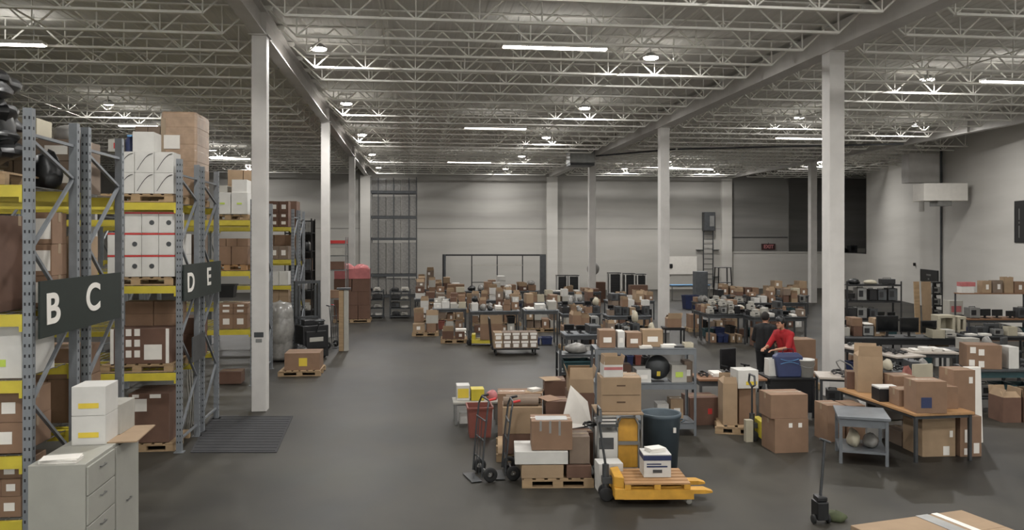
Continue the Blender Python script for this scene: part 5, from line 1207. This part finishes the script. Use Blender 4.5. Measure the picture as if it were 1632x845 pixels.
# grey steel side table
x, y = W(1372, 12.6); table(x, y, -.42, .74, .85, .72, 'low grey steel side table in front of the tan table', 'benchgrey', 'benchgrey', shelf=.2, skirt=.12)
pile(x, y, -.42, .55, .55, .2, 'under the steel side table', 52, 2, 1, 1, 'bd', (.2, .3), 'goods under the steel side table')
# long pale table row
m2, r2, L2, _ = tableedge(1326, 19.2, 1430, 17.2, .75, .9, label='long pale topped table slanting right of the big pillar', top='lighttop', leg='darksteel')
m3, r3, L3, _ = tableedge(1454, 17.9, 1530, 17.8, .7, .9, label='pale topped table continuing the long pale one', top='lighttop', leg='darksteel')
pile(m2.x, m2.y, r2, L2*.85, .5, .9, 'on the long slanting pale table', 61, 6, 1, 1, 'pfwp', (.04, .1), 'goods on the long pale table')
pile(m3.x, m3.y, r3, L3*.85, .5, .9, 'on the second pale table', 62, 4, 1, 1, 'bppc', (.1, .18), 'goods on the second pale table')
pile(m2.x, m2.y, r2, L2*.8, .5, .0, 'beneath the slanting pale table', 63, 4, 1, 2, 'cnc', (.25, .35), 'goods beneath the pale table', shut=True)
pile(m3.x, m3.y, r3, L3*.8, .5, .0, 'beneath the second pale table', 64, 3, 1, 2, 'cnd', (.25, .35), 'goods beneath the second pale table', shut=True)
x, y = W(1447, 15.2); o = item('bag', x, y, 0, .4, .35, 1.0, 0, 'red and white bundle on the floor between tan and pale tables', None, col='redbrown')
x, y = W(1470, 14.6); tag(MB().box(-.2, -.02, 0, .2, .02, 1.15).build('foam_board', 'cream', loc=(x, y, 0), rz=.1), 'pale green grey board standing behind the tan table cartons', 'board')
# teal table with big taped carton
x, y = W(1612, 16.2); table(x, y, -.1, 1.9, .8, .85, 'dark teal table under the big carton with crossed tape', 'darksteel', 'teal', skirt=.12, shelf=.3)
o = carton(*W(1562, 16.15), .852, .62, .5, .46, -.35, 'card', tape=False, label='big brown carton with torn white tape marks on the teal table')
for u, z0 in ((-.2, .3), (-.05, .26), (-.22, .05), (-.05, .03)): MB().box(u-.05, -.2545, z0, u+.05, -.2505, z0+.12).build('tape_mark', 'paper', o)
carton(*W(1607, 16.1), .852, .2, .35, .42, -.1, 'white', tape=False, label='narrow white carton right of the big taped carton')
item('bundle', *W(1622, 16.1), .85, .3, .4, .08, 0, 'tangle of black cable at the teal table end', None)
pile(*W(1612, 16.2), -.1, 1.6, .55, .3, 'on the lower teal shelf', 65, 4, 1, 1, 'nbd', (.2, .3), 'goods on the lower teal shelf')
for i, px in enumerate((1601, 1634)): pc(px-15, px+15, 634, 674, 0, .45, 'card3', ('first', 'last')[i]+' open dark carton on the floor at the picture edge', open_=True, rz=-.1)
# wire shelving with dark monitors
D = 25.; x, y = W(1387, D); sw = 86*D/FPX; shelving(x, y, -.15, sw, .6, (.3, .95, 1.5, 2.0), 'wide black storage shelving with dark equipment against side wall', 'black', H=2.1)
for z in (.3, .95, 1.5): pile(x, y, -.15, sw*.93, .45, z, ('low', 'middle', 'upper')[int((z-.3)/.6)] + ' on the wide black shelving', 70+int(z*10), 5, 1, 1, 'ddmd' if z > .4 else 'ccn', (.3, .4), 'equipment on the wide black shelving')
pile(x, y, -.15, sw*.9, .4, 2.0, 'on top of wide black shelving', 75, 3, 1, 1, 'dbb', (.12, .18), 'equipment on the wide black shelving')
pc(1322, 1338, 441, 500, 0, .4, 'cream', 'tall narrow cream carton left of the wide black shelving', D=24.6, zfit=True)
THINGS[-1][0].location.z = 0
# black desks with big monitors
x, y = W(1430, 21.7); table(x, y, -.15, 3.0, .8, .8, 'long dark bench holding big black monitors behind the pale tables', 'darksteel', 'black', skirt=.15)
for px, w, h, s in ((1414, .58, .55, 'widest'), (1449, .5, .5, 'second'), (1480, .42, .42, 'third')): item('crt', *W(px, 21.6), .8, w, .25, h, -.1, s+' big black monitor on the long dark bench', 'big black monitors on the long dark bench')
pile(*W(1370, 21.9), -.15, 1.2, .55, .8, 'on the long dark bench', 81, 4, 1, 2, 'cmdp', (.18, .28), 'goods on the long dark bench')
pile(*W(1500, 21.4), -.15, .7, .5, .8, 'on the near end of dark bench', 82, 2, 1, 1, 'lt', (.2, .28), 'goods on the long dark bench')
pile(*W(1430, 21.9), -.15, 2.6, .5, .0, 'under the long dark bench', 83, 6, 1, 2, 'cnd', (.25, .33), 'goods under the long dark bench', shut=True)
# cream frames
def opensquare(px, D_, z, w, h, label, m='cream'):
    x, y = W(px, D_); b = MB(); t = .08; b.box(-w/2, -.2, 0, w/2, .2, t); b.box(-w/2, -.2, h-t, w/2, .2, h); b.box(-w/2, -.2, t, -w/2+t, .2, h-t); b.box(w/2-t, -.2, t, w/2, .2, h-t); b.box(-w/2+t, .15, t, w/2-t, .2, h-t)
    return tag(b.build('packing_foam', m, loc=(x, y, z), bevel=.01, rz=-.1), label, 'frame')
x, y = W(1512, 23.6); table(x, y, -.1, .95, .7, .7, 'low dark table holding cream foam frames near the workbench', 'darksteel', 'black')
opensquare(1503, 23.5, .7, .5, .5, 'larger cream open square foam frame on the low dark table'); opensquare(1527, 23.5, .7, .24, .46, 'narrow cream foam frame beside the larger square one')
x, y = W(1514, 26.9); table(x, y, -.1, .6, .6, .9, 'small table with pink white cartons beside the wall pipe', 'darksteel', 'black')
pc(1507, 1530, 480, 502, .902, .35, 'offwhite', 'cream carton with pink print on the small table', D=26.7, lab=((0, .08, .35, .2, 'pink'),))
# brown workbench with riser
D = 25.2; x, y = W(1588, D); table(x, y, -.12, 2.2, .8, .95, 'brown workbench with high riser shelf along the side wall', 'brownboard', 'darksteel', back=.72, shelf=.3)
rx, ry = x+.28*math.sin(.12), y+.24
carton(rx-.82, ry+.1, 1.702, .38, .3, .2, -.12, 'white', tape=False, label='white carton at the outer end of the workbench riser shelf'); carton(rx-.8, ry+.1, 1.905, .42, .3, .13, -.12, 'pink', tape=False, label='flat pink carton stacked at the outer end of the riser shelf')
pile(rx+.27, ry-.03, -.12, 1.35, .3, 1.70, 'on the workbench riser shelf', 91, 4, 1, 1, 'c', (.28, .42), 'cartons on the workbench riser')
pile(x-.05, y-.1, -.12, 1.9, .4, .95, 'on the brown workbench', 92, 5, 1, 1, 'dmdt', (.2, .35), 'goods on the brown workbench')
pile(x, y, -.12, 1.8, .5, .3, 'on the workbench lower shelf', 93, 4, 1, 1, 'ndn', (.25, .35), 'goods on the brown workbench')
x, y = W(1585, 22.4); table(x, y, -.12, 1.9, .7, .75, 'dark table heaped with small goods in front of the brown workbench', 'darksteel', 'black')
pile(x, y, -.12, 1.75, .6, .75, 'on the dark table before workbench', 94, 5, 2, 1, 'dwbptd', (.14, .3), 'goods before the brown workbench')
chair(*W(1618, 19.6), .6, 'dark office chair at the picture edge before the workbench', 'darksteel')
x, y = W(1560, 19.2); table(x, y, -.12, 1.6, .7, .8, 'mid table with cream case and grey carton right of pale tables', 'darksteel', 'black')
pc(1528, 1556, 572, 590, .802, .3, 'offwhite', 'rounded cream case on the mid table', D=19.0, name='storage_case', cat='case', tape=False); THINGS[-1][0].location.z = .802
pile(*W(1590, 19.2), -.12, .7, .5, .8, 'on the mid table', 96, 3, 1, 1, 'bdp', (.15, .3), 'goods on the mid table')
item('drill', *W(1512, 18.75), .9, .1, .1, .1, 0, 'x', None) if False else None
# pallet jack near the viewer, black, and close carton
x, y = W(1308, 9.75); o = empty('wheeled_pole_stand', (x, y, 0), 'dark slanted pole on a small black wheeled base near the viewer', 'stand')
b = MB(); b.tube((-.02, 0, .1), (.06, .02, .98), .018); b.tube((.0, .02, 1.0), (.13, .02, .95), .016); b.build('pole', 'darksteel', o)
b = MB(); b.box(-.08, -.09, .05, .06, .09, .27); b.prism([(-.08, -.08), (.05, -.08), (.02, .08), (-.06, .08)], .27, .33); b.build('base_block', 'black', o, bevel=.015)
for s in (-1, 1): wheel(o, s*.09-.01, -.02, .055, .055, .03)
x, y = W(1331, 9.85); tag(MB().blob((0, 0, .04), (.13, .12, .07), 3, .15).build('cloth_bundle', 'olive', loc=(x, y, 0)), 'olive green cloth bundle on the floor beside the wheeled pole', 'cloth')
cx_, cy_ = W(CX+(3.79-.55+.14)/6.2*FPX*1.0, 6.2); 
rzc = .325-YAW
lat, Dc = 3.79-.6+.05, 6.62-.18-.40
x, y = lat*CA+Dc*SA, Dc*CA-lat*SA
pallet(x, y, rzc, 1.15, .85, 'pallet under the very near large carton')
o = carton(x, y, .132, 1.1, .8, 1.07, rzc, 'card2', tape=False, label='very large tan carton at the bottom edge nearest the viewer')
MB().box(.08, -.402, 1.0705, .2, .402, 1.074).build('tape', 'galv', o); MB().box(.24, -.402, 1.0705, .3, .402, 1.074).build('tape', 'paper', o)
# ================================================================ MIDDLE: tables and pallets of cartons
def row(pa, pb, D_, h, dep, label, where, seed, nx, ny, hmax, kinds='cccc', hh=(.18, .34), top='benchgrey', leg='darksteel', under=True, z=None, rz=-.03, brown=.78):
    a, c = Vector(W(pa, D_)), Vector(W(pb, D_)); L = abs(c.x-a.x); m = (a+c)/2; x, y = m.x, m.y+dep/2
    if h > .3: table(x, y, rz, L, dep, h, label, top, leg, skirt=.1)
    else: pallet(x, y, rz, L, dep, label)
    pile(x, y, rz, L*.96, dep*.94, h if h > .3 else .132, 'on '+where, seed, nx, ny, hmax, kinds, hh, 'goods on '+where, brown=brown)
    if under and h > .3: pile(x, y, rz, (L-.26)*.97, (dep-.22)*.9, 0.0, 'under '+where, seed+500, max(2, nx-1), 1, 2, 'cccn', (.2, min(.33, (h-.16)/2)), 'goods under '+where, brown=brown, shut=True)
    return x, y
row(657, 700, 28.3, .13, .9, 'low pallet at the near corner of the far carton field', 'the corner pallet', 101, 2, 2, 2, 'cc', (.26, .34))
row(703, 747, 26.4, .13, .95, 'dark low pallet heaped with cartons and paper, aisle side', 'the aisle side pallet', 102, 2, 2, 3, 'ccp', (.2, .3))
x, y = W(752, 26.0); palletjack(x, y, -.1, 'yellow green pallet jack in front of the carton tables', m='yellow', L=1.1, h=1.1)
x, y = W(783, 26.0); carton(x, y+.0, .203, .7, .6, .5, -.1, 'card', open_=True, label='open brown carton lying on the yellow green pallet jack')
# platform cart with labelled cartons
D = 23.7; x, y = W(820, D+.4); pw = 76*D/FPX; o = empty('platform_cart', (x, y, 0), 'low black platform cart carrying rows of labelled cartons, near aisle', 'cart', None, -.03)
MB().box(-pw/2, -.42, .16, pw/2, .42, .2).build('platform', 'black', o); b = MB(); b.path([(-pw/2+.02, -.36, .18), (-pw/2-.06, -.36, 1.05), (-pw/2-.06, .36, 1.05), (-pw/2+.02, .36, .18)], .018); b.build('push_handle', 'black', o)
for sx in (-1, 1):
    for sy in (-1, 1): wheel(o, sx*(pw/2-.12), sy*.34, .075, .075, .045)
    b = MB()
for i in range(5):
    for k in range(2):
        w = (pw-.1)/5; carton(x-pw/2+.05+w*(i+.5), y-.12, .201+.232*k, w*.96, .5, .229, -.0, 'card2' if i == 0 else 'card4', tape=False, lab=((0, .03, w*.6, .1, 'paper'), (0, .15, w*.8, .06, 'paper')), label='', group='labelled cartons on the platform cart', auto=(('lower', 'upper')[k]+' small carton with white labels', 'on the platform cart'))
row(836, 892, 25.9, 1.12, .8, 'tall grey steel table right of the platform cart', 'the tall steel table', 103, 3, 1, 1, 'ctp', (.15, .3))
row(690, 745, 30.2, .8, .85, 'dark table behind the aisle side pallet', 'the table behind aisle pallet', 104, 4, 2, 3, 'cccpt', (.14, .26))
row(750, 830, 29.2, .8, .9, 'long table behind the yellow green pallet jack', 'the table behind yellow jack', 105, 6, 2, 3, 'cccpb', (.14, .26))
row(660, 745, 35.2, .8, .9, 'long table in the second row of the carton field', 'the second row table', 106, 5, 2, 3, 'cccct', (.16, .3))
row(752, 835, 34.2, .8, .9, 'long table in the middle of the carton field', 'the middle field table', 107, 6, 2, 3, 'cccpn', (.16, .28))
row(842, 935, 33.2, .8, .9, 'long table with white trays and tan cartons', 'the white tray table', 108, 7, 2, 2, 'ctcb', (.2, .3), brown=.6)
row(664, 735, 41.0, .8, .9, 'far table near the storage tower foot', 'the far table near tower', 109, 5, 1, 3, 'ccc', (.25, .35))
row(742, 860, 40.2, .8, .9, 'far long table in front of the black frame', 'the table before black frame', 110, 7, 1, 3, 'cccb', (.2, .33))
row(870, 960, 39.6, .8, .9, 'far table left of the wide equipment rack', 'the table by slim pillar', 111, 6, 1, 1, 'ccpp', (.12, .2))
row(895, 960, 28.2, .8, .9, 'dark table crowded with black equipment by tan carton', 'the crowded black table', 112, 5, 2, 2, 'cmddb', (.16, .3), brown=.9)
row(900, 962, 20.8, .95, .8, 'bench with wide black monitors behind the front shelving', 'the wide monitor bench', 113, 3, 1, 1, 'mmd', (.2, .35))
row(966, 1052, 21.6, .85, .9, 'dark bench heaped with black goods behind the steel shelving', 'the black goods bench', 114, 6, 2, 2, 'cdwmcb', (.15, .3))
row(968, 1040, 27.4, .8, .9, 'table with cream foam and black goods before second pillar', 'the foam goods table', 115, 6, 2, 2, 'tdcbm', (.16, .3))
row(968, 1046, 34.0, .8, .9, 'table of brown cartons before the wide rack', 'the table before wide rack', 116, 5, 1, 1, 'cctb', (.14, .24))
# small stool table by the second right pillar
x, y = W(1073, 24.4); table(x, y, -.1, .65, .5, .75, 'small tall black table beside the second right pillar', 'black', 'black', skirt=.04)
carton(x, y, .752, .42, .36, .26, -.1, 'card', open_=True, label='open brown carton on the small tall black table')
row(1098, 1126, 29.6, .13, .7, 'small pallet alone on the floor left of tool benches', 'the small lone pallet', 117, 1, 1, 1, 'c', (.42, .5))
# tool benches
for pa, pb, D_, h, s, w_, seed, nx, kd in ((1128, 1196, 26.4, .95, 'first tool bench cluttered with papers and monitors', 'the first tool bench', 120, 6, 'plcmbd'), (1200, 1290, 25.4, .95, 'second tool bench behind the two people', 'the second tool bench', 121, 7, 'cpldbm'),
        (1112, 1190, 31.0, .95, 'dark bench in the second row behind tool benches', 'the second row dark bench', 122, 6, 'mlcdb'), (1198, 1290, 31.0, .95, 'dark bench with brown crates in the second row', 'the brown crate bench', 123, 7, 'cccdt')):
    row(pa, pb, D_, h, .9, s, w_, seed, nx, 2, 2, kd, (.14, .28), top='darksteel', brown=.85)
row(1150, 1215, 36.8, .85, .8, 'back bench under the yellow green helmet', 'the back bench', 124, 5, 1, 1, 'cnc', (.25, .35), brown=.95)
row(1222, 1292, 36.4, .85, .8, 'back bench with dark crates before the partition wall', 'the dark crate bench', 125, 5, 1, 2, 'cdc', (.25, .35), brown=1)
x, y = W(1203, 36.0); o = empty('safety_helmet', (x+.6, y+.2, 0), 'x', 'helmet') if False else None

row(668, 742, 32.9, .13, .9, 'pallet row between the first and second left field tables', 'the pallets amid left field tables', 131, 5, 1, 4, 'cccp', (.2, .3))
row(750, 832, 31.6, .13, .9, 'pallet row behind the long yellow jack table', 'the pallets behind yellow jack table', 132, 6, 1, 4, 'ccc', (.24, .34))
row(838, 892, 29.6, .13, .9, 'pallet behind the tall grey steel table', 'the pallet behind tall steel table', 133, 4, 1, 4, 'ccc', (.24, .34))
row(896, 960, 24.6, .13, .8, 'pallet of cartons behind the dark monitor cart', 'the pallet behind monitor cart', 134, 4, 1, 3, 'ccd', (.24, .32))
row(900, 962, 31., .13, .9, 'pallet of cartons behind the crowded black table', 'the pallet behind crowded table', 135, 5, 1, 4, 'ccc', (.24, .34))
row(972, 1044, 30.6, .13, .9, 'pallet row behind the foam goods table', 'the pallet row behind foam table', 136, 5, 1, 4, 'ccd', (.24, .34))
row(668, 735, 38.2, .13, .9, 'pallet row behind the second row table', 'the pallets behind second row table', 137, 5, 1, 4, 'ccc', (.26, .36))
row(742, 830, 37.3, .13, .9, 'pallet row behind the middle field table', 'the pallets behind middle field table', 138, 6, 1, 4, 'ccc', (.26, .34))
pc(713, 740, 437, 475, .14, .6, 'card', 'highest brown carton standing above the left carton field', D=39.6, zfit=True); THINGS[-1][0].location.z = 0
x, y = W(1180, 28.4); table(x, y, -.03, 3.2, .7, .9, 'dark middle bench between the tool bench rows', 'darksteel', 'darksteel', skirt=.1)
pile(x, y, -.03, 3.1, .6, .9, 'on the dark middle bench', 141, 9, 1, 2, 'cdpmcb', (.14, .26), 'goods on the dark middle bench', brown=.9)
pile(x, y, -.03, 2.8, .5, .0, 'under the dark middle bench', 142, 7, 1, 2, 'ccn', (.25, .34), 'goods under the dark middle bench', brown=.9, shut=True)

pile(*W(1160, 15.75), -.1, 1.05, .42, 0, 'under the dark topped desk', 151, 3, 1, 2, 'cdn', (.2, .28), 'goods under the dark topped desk', shut=True)
pile(*W(1352, 15.8), -.35, .85, .42, 0, 'under the white topped desk', 152, 3, 1, 2, 'dnc', (.2, .28), 'goods under the white topped desk', shut=True)
px_, py_ = ontab(m1, r1, -.1, .1); pile(px_, py_, r1, 1.7, .5, 0, 'under the far end of tan table', 153, 3, 1, 2, 'dcb', (.22, .3), 'goods under the tan table', shut=True)
x, y = W(1442, 16.1); table(x, y, -.3, .9, .6, .8, 'dark cluttered table between the tan table and slanting pale table', 'darksteel', 'black')
pile(x, y, -.3, .85, .5, .8, 'on dark table behind tan table', 154, 4, 1, 1, 'wdbpt', (.12, .3), 'goods on the dark table behind the tan table')

# ================================================================ every label its own
LEFT_OUT = (67, 87, 88, 89, 92, 93, 94, 95, 124, 125, 126, 128, 129, 130, 142, 143, 144, 161, 164, 166, 167, 169, 170, 211, 214, 226, 260, 261, 262, 263, 264, 268, 276, 280, 281, 348, 429, 463, 504, 505, 506, 564, 565, 582, 595, 599, 600, 672, 673, 689, 692, 693, 700, 703, 708, 709, 710, 711, 712, 713, 722, 723, 727, 729, 742, 745, 747, 748, 749, 750, 761, 762, 764, 767, 780, 781, 783, 784, 795, 797, 817, 818, 819, 820, 821, 822, 836, 844, 862, 864, 870, 871, 874, 875, 882, 883, 884, 899, 900, 906, 929, 936, 962, 980, 987, 998, 999, 1000, 1129, 1152, 1153, 1154, 1155, 1164)      # things nothing of which can be seen: not kept
def prune():
    gone = set(LEFT_OUT)
    for i, (o, _) in enumerate(THINGS):
        if i in gone:
            for q in list(o.children_recursive) + [o]: bpy.data.objects.remove(q)
    THINGS[:] = [t for i, t in enumerate(THINGS) if i not in gone]
prune()
def finish():
    from collections import defaultdict
    d = defaultdict(list)
    for o, auto in THINGS:
        if auto: d[auto].append(o)
    tens = ('first', 'second', 'third', 'fourth', 'fifth', 'sixth', 'seventh', 'eighth', 'ninth', 'tenth', 'eleventh', 'twelfth')
    for (dsc, where), os_ in d.items():
        if len(os_) == 1: os_[0]['label'] = f'{dsc}, {where}'.replace(', on', ' on').replace(', in', ' in'); continue
        os_.sort(key=lambda o: scr(o.location)[0])
        for i, o in enumerate(os_): o['label'] = f'{dsc}, {tens[min(i, 11)]} from left, {where}'
    seen = {}
    for o, _ in THINGS:
        l = o['label']
        if l in seen and o.name: print('SAME LABEL', l)
        seen[l] = 1
        if len(l.split()) > 16: print('LONG', l)
finish()
